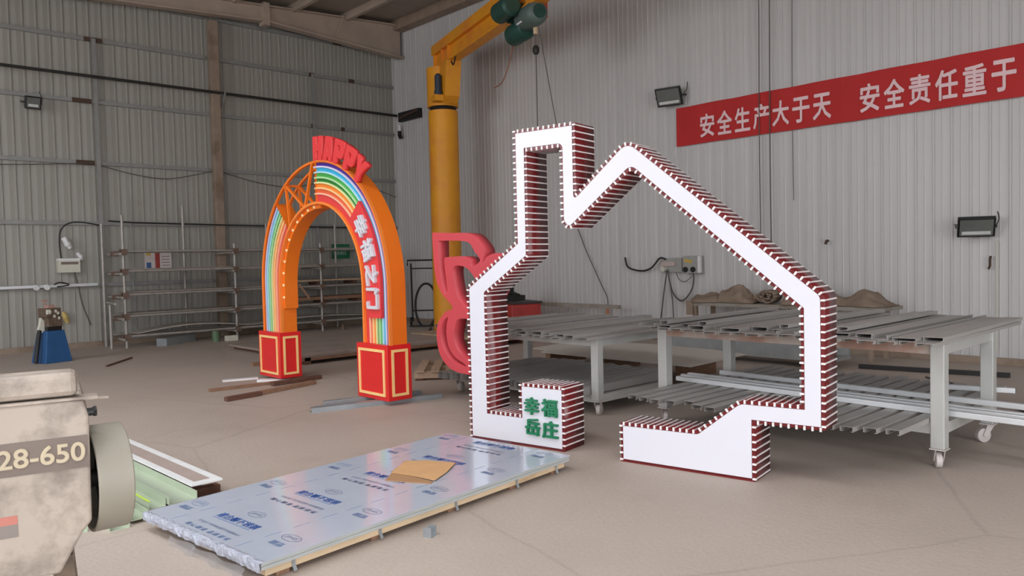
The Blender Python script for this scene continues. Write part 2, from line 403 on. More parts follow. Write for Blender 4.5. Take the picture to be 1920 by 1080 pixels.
wall_with_doors('wall_back', DOORS_B, XF-.2, XR+.2, 'x', YB, clad_lit)

# girts, brown joint patches, posts on the left wall
GZ = [6.72, 5.88, 4.70, 3.53, 2.375, 1.19]
for z in GZ:
    MB().box(XF, 6.50, YL-.045, YL-.001, z-.035, z+.035).build('girt', girt_m, wl)
    MB().box(6.78, XR, YL-.045, YL-.001, z-.035, z+.035).build('girt', girt_m, wl)
for (x0, x1, z) in ((4.20, 4.31, 5.88), (4.33, 4.52, 5.88), (3.96, 4.29, 4.70), (3.98, 4.30, 3.53), (9.55, 9.8, 6.72), (8.9, 9.03, 5.88), (9.95, 10.1, 5.88), (8.92, 9.03, 4.70), (9.7, 9.8, 4.70), (10.3, 10.6, 6.72)):
    MB().box(x0, x1, YL-.06, YL-.045, z-.045, z+.04).build('joint_patch', rust_patch, wl)
MB().box(6.56, 6.74, YL-.20, YL-.03, 0, 6.65).build('column', column_m, wl, bevel=.01)
MB().box(4.33, 4.40, YL-.075, YL-.045, 0, 5.9).build('downpipe', girt_m, wl)
MB().box(8.95, 9.02, YL-.07, YL-.045, .3, 5.9).build('bracing_post', girt_m, wl)
MB().cyl((4.9, YL-.06, 2.9), (4.9, YL-.06, .1), .012, 6).build('conduit', girt_m, wl)
MB().box(XR-.035, XR+.02, YL-.06, YL+.02, 0, 7.1).build('corner_flashing', clad_lit, wr)
MB().box(XF, XR-.02, YL-.03, YL, 0, .10).build('baseboard_left', column_m)['kind'] = 'structure'
MB().box(XR-.03, XR, YB, YL-.1, 0, .09).build('baseboard_right', column_m)['kind'] = 'structure'

# long dark cable track along the left wall
t = thing('cable_track', 'dark horizontal track bar running the length of the grey left wall', 'rail', (0, YL-.25, 5.14))
MB().bar((XF+.2, 0, -.01), (XR-.1, 0, .0), .05, .05).build('track', dark_m, t)
b = MB(); b.bar((6.66, .02, .0), (6.66, -.0, .0), .02, .02); b.bar((6.80, .15, -.26), (6.80, -.05, .0), .03, .03); b.bar((6.80, .15, .02), (6.80, -.06, .02), .03, .03); b.bar((6.72, .0, -.03), (6.95, 0, .02), .03, .03)
b.build('bracket', girt_m, t)
t = thing('track_end_bracket', 'dark steel bracket on the right wall holding the far end of the track', 'bracket', (XR-.04, 15.35, 5.1))
MB().box(-.06, .04, -.12, .75, -.12, .1).build('bracket_plate', dark_m, t)
MB().bar((-.08, -.1, .05), (-.08, .7, -.05), .03, .05).build('bracket_arm', rust_patch, t)
MB().cyl((-.05, .72, -.2), (-.05, .72, -.35), .04, 8).build('insulator', pale_white, t)
MB().tube([(-.05, .72, -.35), (-.05, .72, -.46), (-.05, .67, -.52)], .05, 8).build('cable_plug', black_m, t)

# ------------------------------------------------------------------ house shaped sign
H = thing('house_sign', 'white house outline sign with oxide red edges and green lettering on the concrete floor', 'sign', (4.134, 5.002, 0), math.radians(-79.79))
HO = [(.018, .02), (.018, 1.262), (.535, 1.62), (.535, 2.49), (1.06, 2.49), (1.06, 1.925), (1.525, 2.315), (2.845, 1.225), (2.845, .41), (2.405, .41), (2.405, .02), (1.452, .02),
      (1.452, .262), (2.03, .267), (2.33, .505), (2.748, .508), (2.748, 1.15), (1.552, 2.155), (1.02, 1.735), (.976, 1.78), (.976, 2.37), (.611, 2.37), (.607, 1.525), (.17, 1.23), (.173, .222), (.54, .222), (.54, .478), (.916, .478), (.916, .02)]
HR = [0, .03, 0, 0, 0, .03, .10, .06, 0, 0, 0, 0, 0, .05, .08, 0, 0, .07, .06, .06, .05, 0, .03, .03, 0, 0, 0, 0, 0]
face = round_poly(HO, HR)
Hxf = lambda y0: (lambda c: Vector((c.x, y0+c.z, c.y)))
body = offset_poly(face, .022)
link('return_box', shape2d([body], .28, 'return_box', brick_red, Hxf(0)), H)
link('face_panel', shape2d([face], .008, 'face_panel', white_ac, Hxf(-.008)), H)
for nm, s0, s1 in (('base_strip', .0, .935), ('base_strip', 1.436, 2.42)):
    MB().box(s0, s1, -.012, .285, 0, .010).build(nm, brick_red, H)
bar_me = MB().box(-.005, .005, -.008, .281, -.002, .004).box(-.006, .006, -.010, .001, -.018, .008).mesh('stripe_bar', white_bar)
k = len(body); pos = 0.0; nxt = .02; nb = 0
for i in range(k):
    a = Vector(body[i]); b2 = Vector(body[(i+1) % k]); L = (b2-a).length
    if L < 1e-6: continue
    d = (b2-a)/L
    while nxt < pos+L:
        q = a+d*(nxt-pos); nxt += .0492
        if q.y < .012 and abs(d.y) < .1: continue
        nrm = Vector((-d.y, d.x))      # outline runs clockwise: outside is to the left
        o = link('stripe_bar', bar_me, H); nb += 1
        o.matrix_local = Matrix(((d.x, 0, nrm.x, q.x), (0, 1, 0, 0), (d.y, 0, nrm.y, q.y), (0, 0, 0, 1)))
    pos += L
print('stripe bars', nb)
for ch, x, z, w, h in (('幸', .642, .331, .142, .138), ('福', .812, .331, .148, .140), ('岳', .648, .166, .140, .136), ('庄', .816, .161, .148, .138)):
    link('character', text_mesh(ch, w, h, .018, 'character', green_letter, .026, axes((x, -.008, z), (1, 0, 0), (0, 0, 1), (0, -1, 0))), H)

# ------------------------------------------------------------------ rainbow arch
KA = .967
AX, AYC = 4.59*KA, 8.455*KA
A = thing('rainbow_arch', 'orange rainbow arch with red plinths and HAPPY letters on its crown', 'arch', (AX, AYC, .05))
axf = lambda v: Vector(((v[0])*KA, v[1]*KA, v[2]*KA))
Z0 = 1.22
def apt(r, t):   # y grows to the left in the picture
    if t < 0: return (r, Z0+t)
    if t > PI: return (-r, Z0-(t-PI))
    return (r*math.cos(t), Z0+r*math.sin(t))
def arc_strip(mb, ra, rb, x0, x1, t0, t1, step=.05):
    ts = [t0]
    while ts[-1] < t1-1e-6: ts.append(min(t1, ts[-1]+step))
    for brk in (0, PI):
        if t0 < brk < t1: ts.append(brk)
    ts = sorted(set(round(q, 5) for q in ts)); vs = []; fs = []
    for q in ts:
        for (r, x) in ((ra, x0), (rb, x0), (rb, x1), (ra, x1)):
            yy, zz = apt(r, q); vs.append((x, yy, zz))
    n = len(ts)
    for i in range(n-1):
        for j in range(4): fs.append((4*i+j, 4*i+(j+1) % 4, 4*i+4+(j+1) % 4, 4*i+4+j))
    fs += [(3, 2, 1, 0), (4*n-4, 4*n-3, 4*n-2, 4*n-1)]
    return mb.add(vs, fs)
TL, TR = -(Z0-.6), PI+(Z0-.6)       # ends of the two legs
GA, GB = math.radians(45), PI/2     # open bay without skin
x0, x1 = .045, .262
def apart(name, mat, segs, smooth=True):
    b = MB()
    for s in segs: arc_strip(b, *s)
    return b.build(name, mat, A, smooth=smooth, xf=axf)
apart('outer_skin', orange, [(1.49, 1.515, x0, x1, TL, GA), (1.49, 1.515, x0, x1, GB, TR)])
apart('inner_skin', orange, [(1.0, 1.022, x0, x1, TL, TR)])
apart('back_panel', orange, [(1.006, 1.509, x1-.02, x1-.002, TL, GA), (1.006, 1.509, x1-.02, x1-.002, GB, TR)])
apart('front_panel', orange_in, [(1.02, 1.492, x0+.028, x0+.04, TL, GA), (1.02, 1.492, x0+.028, x0+.04, GB, TR)])
apart('outer_rim', orange_in, [(1.502, 1.519, x0-.012, x0+.03, TL, GA), (1.502, 1.519, x0-.012, x0+.03, GB, TR)])
apart('inner_rim', orange_in, [(.996, 1.025, x0-.012, x0+.03, TL, TR)])
for nm, xx in (('front_chord', x0-.01), ('back_chord', x1-.035)):
    apart(nm, orange, [(1.487, 1.515, xx, xx+.035, GA, GB)])
def bay_end(t):
    b = MB(); yy, zz = apt(1.02, t); y2, z2 = apt(1.495, t); b.add([(x0, yy, zz), (x0, y2, z2), (x1, y2, z2), (x1, yy, zz)], [(0, 1, 2, 3)])
    n = Vector((0, -math.sin(t), math.cos(t)))*.012
    b.add([Vector(v)+n for v in b.v[:4]], [(3, 2, 1, 0)])
    b.add([], []); return b.build('bay_end_plate', orange, A, xf=axf)
bay_end(GA); bay_end(GB)
for xx in (x0+.01, x1-.025):
    for (ra, ta, rb, tb) in ((1.5, 59, 1.01, 74), (1.01, 74, 1.495, 87.5), (1.5, 59, 1.01, 47.5)):
        pa = apt(ra, math.radians(ta)); pb = apt(rb, math.radians(tb))
        MB().bar((xx, pa[0], pa[1]), (xx, pb[0], pb[1]), .03, .03, (1, 0, 0)).build('lattice_bar', orange, A, xf=axf)
for (r, tt) in ((1.495, 59), (1.02, 74)):
    p = apt(r, math.radians(tt)); MB().bar((x0, p[0], p[1]), (x1, p[0], p[1]), .03, .03).build('cross_bar', orange, A, xf=axf)
bands = [('purple', 1.45, 1.503), ('cyan', 1.385, 1.43), ('green', 1.322, 1.366), ('dark_green', 1.262, 1.302), ('orange', 1.196, 1.242), ('vermilion', 1.13, 1.176), ('red', 1.025, 1.11)]
tubes = [('lavender', 1.43, 1.45), ('pale_blue', 1.366, 1.385), ('pale_green', 1.302, 1.322), ('pale_yellow', 1.242, 1.262), ('pale_orange', 1.176, 1.196), ('pale_peach', 1.11, 1.13)]
for nm, ra, rb in bands:
    for (ta, tb) in ((TL, GA-.005), (GB+.005, TR)):
        apart('colour_band', SM[nm], [(ra, rb, x0+.020, x0+.030, ta, tb)])
for nm, ra, rb in tubes:
    for (ta, tb) in ((TL, GA), (GB-.02, TR)):
        apart('raised_strip', SM[nm], [(ra, rb, x0+.002, x0+.03, ta, tb)])
TA, TB = math.radians(136), PI+(Z0-.89)
apart('text_panel', letter_red, [(1.128, 1.388, x0-.022, x0+.025, TA, TB)])
for ch, tt in (('幸', math.radians(147.3)), ('福', math.radians(160.5)), ('之', math.radians(173.6)), ('门', PI+.115)):
    yy, zz = apt(1.262, tt); ta = min(tt, PI)
    U = (0, math.cos(ta), math.sin(ta)); Rv = (0, -math.sin(ta), math.cos(ta))
    me = text_mesh(ch, .235, .225, .03, 'character', white_ac, .03, axes((x0-.022, yy, zz), Rv, U, (-1, 0, 0)))
    for v in me.vertices: v.co = axf(v.co)
    link('character', me, A)
GL = {'H': [[(0, 0), (.37, 0), (.37, .38), (.6, .38), (.6, 0), (1, 0), (1, 1), (.6, 1), (.6, .64), (.37, .64), (.37, 1), (0, 1)]],
      'A': [[(0, 0), (.33, 0), (.38, .16), (.62, .16), (.67, 0), (1, 0), (.80, 1), (.2, 1)], [(.42, .36), (.58, .36), (.55, .70), (.45, .70)]],
      'P': [[(0, 0), (.38, 0), (.38, .28), (.82, .28), (1, .40), (1, .88), (.86, 1), (0, 1)], [(.38, .50), (.62, .50), (.62, .78), (.38, .78)]],
      'Y': [[(.3, 0), (.70, 0), (.70, .38), (1.05, 1), (.68, 1), (.5, .62), (.34, 1), (-.05, 1), (.3, .38)]]}
da = math.radians(7.3); st = math.radians(8.6)
for i, ch in enumerate('HAPPY'):
    spl = []
    for s in GL[ch]:
        q = []
        for a, b2 in zip(s, s[1:]+s[:1]):
            for j in range(3): q.append((a[0]+(b2[0]-a[0])*j/3, a[1]+(b2[1]-a[1])*j/3))
        spl.append(q)
    a0 = PI/2+i*st+.004
    def pol(c, a0=a0):
        r = 1.515+c.y*.285; an = a0+c.x*da; return axf((x0-.02+c.z, r*math.cos(an), Z0+r*math.sin(an)))
    link('letter', shape2d(spl, .06, 'letter', letter_red, pol), A)
# bulb strip on the inside of the left leg
b = MB(); arc_strip(b, .945, 1.0, x0+.035, x1, -.30, PI/2+.06); bs = b.build('bulb_strip', orange, A, smooth=True, xf=axf)
bulb = MB().lathe([(.019, 0), (.017, .008), (.010, .014), (.002, .016)], 12).mesh('bulb', M('cream_bulb', (255, 226, 170), .25), True)
for i in range(11):
    s_ = -.155+i*.158
    yy, zz = apt(.972, s_) if s_ < 0 else apt(.972, s_/.972)
    o = link('bulb', bulb, bs); o.location = axf((x0+.035, yy, zz)); o.rotation_euler = (0, -PI/2, 0)
for sgn in (1, -1):
    yc = sgn*1.262
    yc = 1.298 if sgn > 0 else -1.212
    px = MB().box(0, .31, yc-.307, yc+.307, 0, .605).build('plinth', plinth_red, A, bevel=.006, xf=axf)
    def frame(mb, o, U, V, w, h, nrm):
        o = Vector(o); U = Vector(U); V = Vector(V); nrm = Vector(nrm); t_ = .028
        for (a, b2, c2, d2) in ((0, w, 0, t_), (0, w, h-t_, h), (0, t_, t_, h-t_), (w-t_, w, t_, h-t_)):
            mb.extr([(a, c2), (b2, c2), (b2, d2), (a, d2)], o, U, V, nrm*.012)
    for o_, U_, w_, n_ in (((0, yc+.255, .048), (0, -1, 0), .51, (-1, 0, 0)), ((.05, yc-.307, .048), (1, 0, 0), .21, (0, -1, 0)), ((.26, yc+.307, .048), (-1, 0, 0), .21, (0, 1, 0)), ((.31, yc-.255, .048), (0, 1, 0), .51, (1, 0, 0))):
        b = MB(); frame(b, o_, U_, (0, 0, 1), w_, .505, n_); b.build('frame_moulding', cream, px, xf=axf)

# timber and steel lying under the arch feet
t = thing('steel_channel', 'long galvanised channel under the arch foot nearest the house sign', 'steel channel', (3.73, 7.02, 0), math.atan2(-.34, 1.33))
MB().extr([(0, 0), (.10, 0), (.10, .005), (.005, .005), (.005, .048), (.10, .048), (.10, .05), (0, .05)], (0, 0, 0), (0, 1, 0), (0, 0, 1), (1.42, 0, 0)).build('channel', galv_d, t)
t = thing('steel_flat', 'narrow galvanised bar lying behind the long channel under the right arch foot', 'steel bar', (4.02, 7.28, 0), math.atan2(-.34, 1.4))
MB().box(0, 1.1, 0, .06, 0, .048).build('bar', galv_d, t, bevel=.004)
for nm, lab, a, b_, w, h, m in (('timber_batten', 'weathered timber batten lying furthest left before the left arch foot', (3.42, 8.38), (3.86, 8.46), .07, .05, wood_dark),
        ('timber_batten', 'pale grey timber batten under the front corner of the left arch foot', (3.88, 8.50), (4.68, 8.72), .08, .045, wood_old),
        ('timber_batten', 'thin grey timber batten left of the left arch foot', (3.55, 9.18), (4.50, 9.12), .06, .035, wood_old),
        ('timber_batten', 'dark red stained timber batten under the left arch foot', (4.25, 8.98), (4.95, 9.05), .08, .05, wood_dark)):
    o = MB().bar((a[0], a[1], h/2), (b_[0], b_[1], h/2), w, h).build(nm, m, bevel=.004); tag(o, lab, 'timber')
o = MB().box(-.22, .22, -.05, .05, 0, .02).build('white_strip', pale_white); o.location = (4.20, 9.80, 0); o.rotation_euler = (0, 0, -.3); tag(o, 'small white plastic strip by the left arch foot', 'strip')
o = MB().box(-.2, .2, -.06, .06, 0, .03).build('foam_strip', pale_white); o.location = (4.45, 9.35, 0); o.rotation_euler = (0, 0, -.75); tag(o, 'white foam piece tucked below the left arch foot front edge', 'strip')

# ------------------------------------------------------------------ stainless sheet bundle on its pallet
u = Vector((.112, -.994, 0)).normalized(); v = Vector((-u.y, u.x, 0))
B = thing('sheet_bundle', 'bundle of film covered stainless sheets with blue print lying on the pallet', 'steel sheet', (1.402, 4.638, .0625), math.atan2(u.y, u.x))
def irr_edge(seed, amp):
    rr = random.Random(seed); return [(i*1.215/24, rr.uniform(-amp, amp)) for i in range(25)]
for i in range(4):
    b = MB(); z = .003+i*.0095
    b.box(.004*(i % 2), 1.215-.003*((i+1) % 2), 0, 2.42, z, z+.0085)
    b.build('sheet', film_edge, B)
b = MB(); b.box(-.002, 1.217, -.002, 2.422, .0413, .045); b.build('top_sheet', film_m, B)
# crumpled film folded over the near-left short end
rr = random.Random(3); b = MB(); n = 60; rows = []
for j, (yy, zz) in enumerate(((.020, .046), (.004, .048), (-.010, .042), (-.014, .022), (-.008, -.002))):
    rows.append([(1.222*i/n-.003, yy+rr.uniform(-.006, .006), zz+rr.uniform(-.003, .003)*(1 if j else .2)) for i in range(n+1)])
vs_ = [p for r in rows for p in r]; fs_ = []
for j in range(4):
    for i in range(n): a = j*(n+1)+i; fs_.append((a, a+1, a+n+2, a+n+1))
b.add(vs_, fs_); b.build('torn_film_edge', torn_film, B)
b = MB()
for (xa, xb, dep) in ((.35, .62, .10), (.6, .85, .13), (.85, 1.1, .11)):
    pts = []
    for j in range(6):
        for i in range(7):
            f = i/6; pts.append((xa+(xb-xa)*f, -.018-.012*math.sin(f*PI*2+j)-.02*j/5, -.01-dep*(j/5)*(1-.5*abs(f-.5))))
    b.add(pts, [(j*7+i, j*7+i+1, j*7+i+8, j*7+i+7) for j in range(5) for i in range(6)])
b.build('hanging_film', clear_film, B, smooth=True)
ZP = .0457
def printed(name, body, uc, vc, w, h, mat, off=.0):
    link(name, text_mesh(body, w, h, 0, name, mat, off, axes((uc, vc, ZP), (1, 0, 0), (0, 1, 0), (0, 0, 1))), B)
def oval(uc, vc, mat):
    b = MB(); n = 28; vs_ = []
    for (ra, rb) in ((.072, .038), (.067, .034)):
        vs_ += [(uc+ra*math.cos(2*PI*i/n), vc+rb*math.sin(2*PI*i/n), ZP) for i in range(n)]
    b.add(vs_, [(i, (i+1) % n, n+(i+1) % n, n+i) for i in range(n)]); b.build('oval_mark', mat, B)
for kx in range(5):
    v0 = .52*kx
    printed('main_print', '建合顺不锈钢', .585, .245+v0, .385, .062, print_blue, .010)
    b = MB(); b.box(.395, .765, .198+v0, .206+v0, ZP-.0004, ZP); b.build('underline_print', print_pale, B)
    printed('slogan_print', '专业生产各种优质不锈钢板材', .59, .125+v0, .42, .026, print_grey, 0)
    for sl, us in (('精 心 制 造', .477), ('品 质 保 证', .712)): printed('slogan_print', sl, us, .062+v0, .205, .034, print_pale if kx == 0 else print_grey, .014)
    for (uu, vv, mm) in ((.11, .272, print_pale), (.57, .365, print_grey), (1.05, .272, print_grey)):
        oval(uu, vv+v0, mm); printed('oval_print', 'JHS', uu, vv+v0, .098, .036, mm, .0)
    for uu in (.115, 1.055):
        printed('grade_print', '精品', uu, .185+v0, .105, .045, print_pale, .014)
    for uu in (.245, .92):
        b = MB()
        for q in (0, .17, .34): b.box(uu, uu+.004, .03+q+v0, min(2.40, .13+q+v0), ZP-.0004, ZP)
        b.build('dash_print', print_pale, B)
PL = thing('sheet_pallet', 'low pale timber pallet carrying the stainless sheet bundle', 'pallet', (1.402, 4.638, 0), math.atan2(u.y, u.x))
for (xa, xb) in ((.02, .12), (.55, .67), (1.10, 1.20)):
    MB().box(xa, xb, .03, 2.38, .028, .0655).build('runner', wood_new, PL, bevel=.004)
for yy in (.10, .68, 1.26, 1.82, 2.26):
    MB().box(.04, 1.18, yy, yy+.075, 0, .028).build('bearer', wood_old, PL, bevel=.004)
for yy in (.18, .72, 1.30, 1.86, 2.28):
    b = MB(); b.bar((1.204, yy, .062), (1.204, yy, .042), .018, .004, (1, 0, 0)); b.bar((1.204, yy, .042), (1.212, yy+.006, .008), .018, .004, (1, 0, 0)); b.build('strap_end', galv_d, PL)
# folded cardboard on the sheets
t = thing('cardboard_piece', 'folded brown cardboard piece lying on the stainless sheet bundle', 'cardboard', (2.92, 4.06, .1085))
def slab(pts, z, th): return MB().extr(pts, (0, 0, z), (1, 0, 0), (0, 1, 0), (0, 0, th))
LP, DP = [(0.118, 0.353), (0.23, 0.25), (0.33, 0.057), (0.15, -0.078), (-0.023, -0.175), (-0.061, 0.043), (-0.106, 0.184), (0.011, 0.268)], [(-0.226, 0.073), (-0.109, 0.18), (-0.064, 0.039), (-0.04, -0.181), (-0.075, -0.194), (-0.167, -0.043)]
slab(LP, .006, .005).build('flap', card_m, t)
slab(DP, .0, .006).build('flap', card_d, t)['label'] = 'darker back of the cardboard'
t = thing('steel_block', 'small grey steel off-cut standing on the floor in front of the pallet', 'off-cut', (2.475, 3.376, 0), .4)
MB().extr([(-.03, 0), (.03, 0), (.03, .055), (.024, .055), (.024, .006), (-.024, .006), (-.024, .055), (-.03, .055)], (0, -.025, 0), (1, 0, 0), (0, 0, 1), (0, .05, 0)).build('bracket', galv_d, t)

# ------------------------------------------------------------------ wheeled tables with profiles
def castor(mb_parent, x, y, zt, ang):
    ca = bpy.data.objects
    b = MB(); b.box(x-.05, x+.05, y-.05, y+.05, zt-.008, zt)
    c_, s_ = math.cos(ang), math.sin(ang); m = Matrix(((c_, -s_, 0, x), (s_, c_, 0, y), (0, 0, 1, 0), (0, 0, 0, 1)))
    for yy in (-.032, .026): b.extr([(-.03, zt-.01), (.03, zt-.01), (.065, .055), (.035, .042)], m @ Vector((0, yy, 0)), m.to_3x3() @ Vector((1, 0, 0)), (0, 0, 1), m.to_3x3() @ Vector((0, .006, 0)))
    o = b.build('castor', castor_m, mb_parent)
    a = m @ Vector((.045, -.022, .055)); e_ = m @ Vector((.045, .022, .055))
    w = MB(); w.tube([a, a+(e_-a)*.12, a+(e_-a)*.88, e_], [.046, .055, .055, .046], 20); w.cyl(a-(e_-a)*.2, e_+(e_-a)*.2, .012, 8)
    w.build('castor_wheel', castor_m, o, smooth=True)
def wheeled_table(label, x0, x1, y0, y1, ztop, zlow, leg, cast_ang, rail_mat):
    t = thing('wheeled_table', label, 'table', ((x0+x1)/2, (y0+y1)/2, 0)); hx = (x1-x0)/2; hy = (y1-y0)/2; q = leg/2
    for i, (sx, sy) in enumerate(((-1, -1), (-1, 1), (1, -1), (1, 1))):
        MB().box(sx*hx-q, sx*hx+q, sy*hy-q, sy*hy+q, .145, ztop).build('leg', table_m, t, bevel=.006)
        castor(t, sx*hx, sy*hy, .145, cast_ang[i])
    for z, m in ((ztop, rail_mat), (zlow, table_m)):
        for sx in (-1, 1): MB().box(sx*hx-q*.6, sx*hx+q*.6, -hy+q, hy-q, z-.075, z).build('rail', m if sx < 0 and z == ztop else table_m, t)
        for sy in (-1, 1): MB().box(-hx+q, hx-q, sy*hy-q*.6, sy*hy+q*.6, z-.075, z).build('rail', table_m, t)
        for f in (-.33, .33): MB().box(-hx+q, hx-q, f*hy*2-.02, f*hy*2+.02, z-.05, z-.001).build('cross_rail', table_m, t)
    return t
wheeled_table('pale grey wheeled steel table standing farther right, behind the house sign right wall', 5.66, 6.72, 1.86, 4.12, .862, .315, .09, (.5, .5, 2.5, .4), rail_rust)
wheeled_table('pale grey wheeled steel table farther left, behind the house sign door gap', 5.50, 6.60, 4.78, 6.86, .735, .20, .085, (.4, .4, 2, .3), table_m)
def c_section(w, h, th=.003, lip=.014):
    return [(-w/2, 0), (-w/2+lip, 0), (-w/2+lip, th), (-w/2+th, th), (-w/2+th, h-th), (w/2-th, h-th), (w/2-th, th), (w/2-lip, th), (w/2-lip, 0), (w/2, 0), (w/2, h), (-w/2, h)]
_pm = {}
def profile(label, group, x0, y, z, L, w, h, rz=0, flip=False, mat=galv, name='steel_profile', tilt=0):
    key = (round(L, 2), w, h, flip, mat.name)
    if key not in _pm:
        sec = c_section(w, h)
        if flip: sec = [(a, h-b_) for a, b_ in sec][::-1]
        _pm[key] = MB().extr(sec, (0, 0, 0), (0, 1, 0), (0, 0, 1), (L, 0, 0)).mesh(name, mat)
    o = link(name, _pm[key]); o.location = (x0, y, z); o.rotation_euler = (tilt, 0, rz); tag(o, '%s, %s from the right end' % (label, nth(group)), 'steel profile', group); return o
rp = random.Random(11)
ORD = ['first', 'second', 'third', 'fourth', 'fifth', 'sixth', 'seventh', 'eighth', 'ninth', 'tenth', 'eleventh', 'twelfth', 'thirteenth', 'fourteenth', 'fifteenth', 'sixteenth', 'seventeenth', 'eighteenth', 'nineteenth', 'twentieth']
_cnt = {}
def nth(key):
    _cnt[key] = _cnt.get(key, -1)+1; return ORD[_cnt[key]]
y = 1.86
while y < 4.16:                                     # top of the right table, lower layer
    profile('folded galvanised profile, right table top, bottom row', 'bottom row on the right table top', 5.38+rp.uniform(-.05, .07), y, .863, 2.0, .114, .022, rp.uniform(-.006, .006)); y += .122
y = 1.80; k_ = 0
while y < 4.06:                                     # loose layer, nearly closed
    w_ = (.125, .15, .11, .135, .165)[k_ % 5]
    profile('galvanised profile lying loose on the right table top', 'loose layer on the right table top', 5.44+rp.uniform(-.04, .14), y+w_/2, .886, 1.95+.1*(k_ % 3), w_, (.026, .02, .03)[k_ % 3], rp.uniform(.0, .018), k_ % 4 == 2); y += w_+(.012, .03, .008, .055)[k_ % 4]; k_ += 1
for (x, yy) in ((5.62, 2.50), (5.50, 3.62), (5.42, 3.95), (5.60, 2.95)):
    profile('narrow galvanised profile topmost on the right table', 'topmost strips on the right table', x, yy, .917, 1.9, .075, .028, .012)
y = 1.955
while y < 4.05:                                     # lower shelf of the right table
    profile('galvanised profile, right table lower shelf row', 'row on the right table lower shelf', 5.05+rp.uniform(-.07, .09), y, .316, 2.25, .086, .034, rp.uniform(-.006, .006)); y += .128
for i, (xa, ya, xb, yb) in enumerate(((5.90, 4.16, 5.74, 1.10), (6.03, 4.20, 5.86, .95), (6.14, 4.20, 5.95, 1.05), (6.45, 4.05, 6.30, 1.2), (6.85, 2.3, 7.0, 1.75))):
    tub = thing('steel_tube', ('pale square tube across the right table lower shelf, %s from the front' % ORD[i] if i < 3 else ('pale tube across the lower shelf, hindmost of the long ones' if i == 3 else 'short pale tube end sticking out behind the right table')), 'steel tube', (xa, ya, .351), 0, 'long tubes across the right lower shelf' if i < 3 else None)
    dv = Vector((xb-xa, yb-ya, 0))
    MB().bar((0, 0, .02), (dv.x, dv.y, .02), .045, .04).build('tube', tube_m, tub, bevel=.004)
    e_ = dv.normalized()
    MB().bar((dv.x+e_.x*.001, dv.y+e_.y*.001, .02), (dv.x+e_.x*.003, dv.y+e_.y*.003, .02), .036, .031).build('tube_bore_shade', hole_shade_m, tub)  # black plate on the solid tube end, painted as the shade inside
y = 4.76
while y < 7.0:                                      # top of the left table
    profile('folded galvanised profile, left table top, bottom row', 'bottom row on the left table top', 5.2+rp.uniform(-.05, .08), y, .736, 2.0, .118, .022, rp.uniform(-.005, .005)); y += .126
y = 4.80; k_ = 0
while y < 6.95:
    w_ = (.12, .16, .12, .2, .14)[k_ % 5]
    profile('wide galvanised profile lying loose on the left table top', 'loose layer on the left table top', 5.25+rp.uniform(-.06, .12), y+w_/2, .759, 1.95+.1*(k_ % 3), w_, (.026, .02, .03)[k_ % 3], rp.uniform(.0, .012), k_ % 4 == 2); y += w_+(.012, .03, .008, .04)[k_ % 4]; k_ += 1
y = 4.88
while y < 6.79:
    profile('galvanised profile, left table lower shelf row', 'row on the left table lower shelf', 5.22+rp.uniform(-.06, .08), y, .201, 1.55+.0*y, .085, .075, rp.uniform(-.006, .006)); y += .118

# ------------------------------------------------------------------ red butterfly outline leaning behind the house sign
BF = thing('butterfly_sign', 'tall pinkish red butterfly wing outline standing behind the house sign left wall', 'sign', (4.86, 6.44, 0))
kb = 4.86/5.9
def bz(z): return 1.5+(z-1.5)*kb
def bp(px): return [((7.77-p[0])*kb*1.0, bz(p[1])) for p in px]
outer = bp([(7.775, 1.80), (7.772, 1.848), (7.72, 1.852), (7.45, 1.838), (7.05, 1.815), (6.88, 1.72), (6.78, 1.60), (6.82, 1.46), (6.74, 1.53), (6.60, 1.57), (6.48, 1.55), (6.42, 1.40), (6.60, 1.05), (6.86, .92), (6.80, .80), (6.75, .55), (6.80, .28), (6.95, .14), (7.25, .12), (7.50, .17), (7.68, .32), (7.74, .55), (7.70, .72), (7.55, .86), (7.40, .92), (7.62, 1.10), (7.73, 1.30), (7.765, 1.6)])
outer = [(p.x, p.y) for p in catmull([(a, b_, 0) for a, b_ in outer], 4, True)]
up1 = bp([(7.655, 1.70), (7.65, 1.742), (7.60, 1.747), (7.10, 1.72), (6.96, 1.60), (6.86, 1.49), (7.02, 1.42), (7.05, 1.50), (7.18, 1.545), (7.50, 1.54), (7.535, 1.53), (7.545, 1.48), (7.53, 1.35), (7.50, 1.12), (7.56, 1.10), (7.63, 1.30), (7.655, 1.5)])
up2 = bp([(7.37, 1.41), (7.14, 1.415), (6.98, 1.30), (6.90, 1.18), (6.93, 1.06), (7.0, .92), (7.12, .92), (7.22, .98), (7.33, 1.12)])
lo1 = bp([(7.50, .80), (7.60, .74), (7.66, .60), (7.64, .46), (7.56, .34), (7.42, .25), (7.20, .20), (7.18, .23), (7.38, .31), (7.50, .43), (7.54, .58), (7.53, .70)])
lo2 = bp([(7.30, .78), (7.36, .70), (7.40, .55), (7.34, .42), (7.20, .32), (7.0, .33), (6.88, .42), (6.86, .58), (6.95, .74), (7.10, .79)])
cm = lambda q: [(p.x, p.y) for p in catmull([(a, b_, 0) for a, b_ in q], 4, True)]
link('wing_outline', shape2d([outer, cm(up1), cm(up2), cm(lo1), cm(lo2)], .14, 'wing_outline', butter_red, lambda c: Vector((c.z, -c.x, c.y))), BF)
b = MB(); b.box(.04, .09, -.85, -.80, 0, .62); b.box(-.06, .22, -.92, -.73, 0, .012); b.build('support_post', table_m, BF)

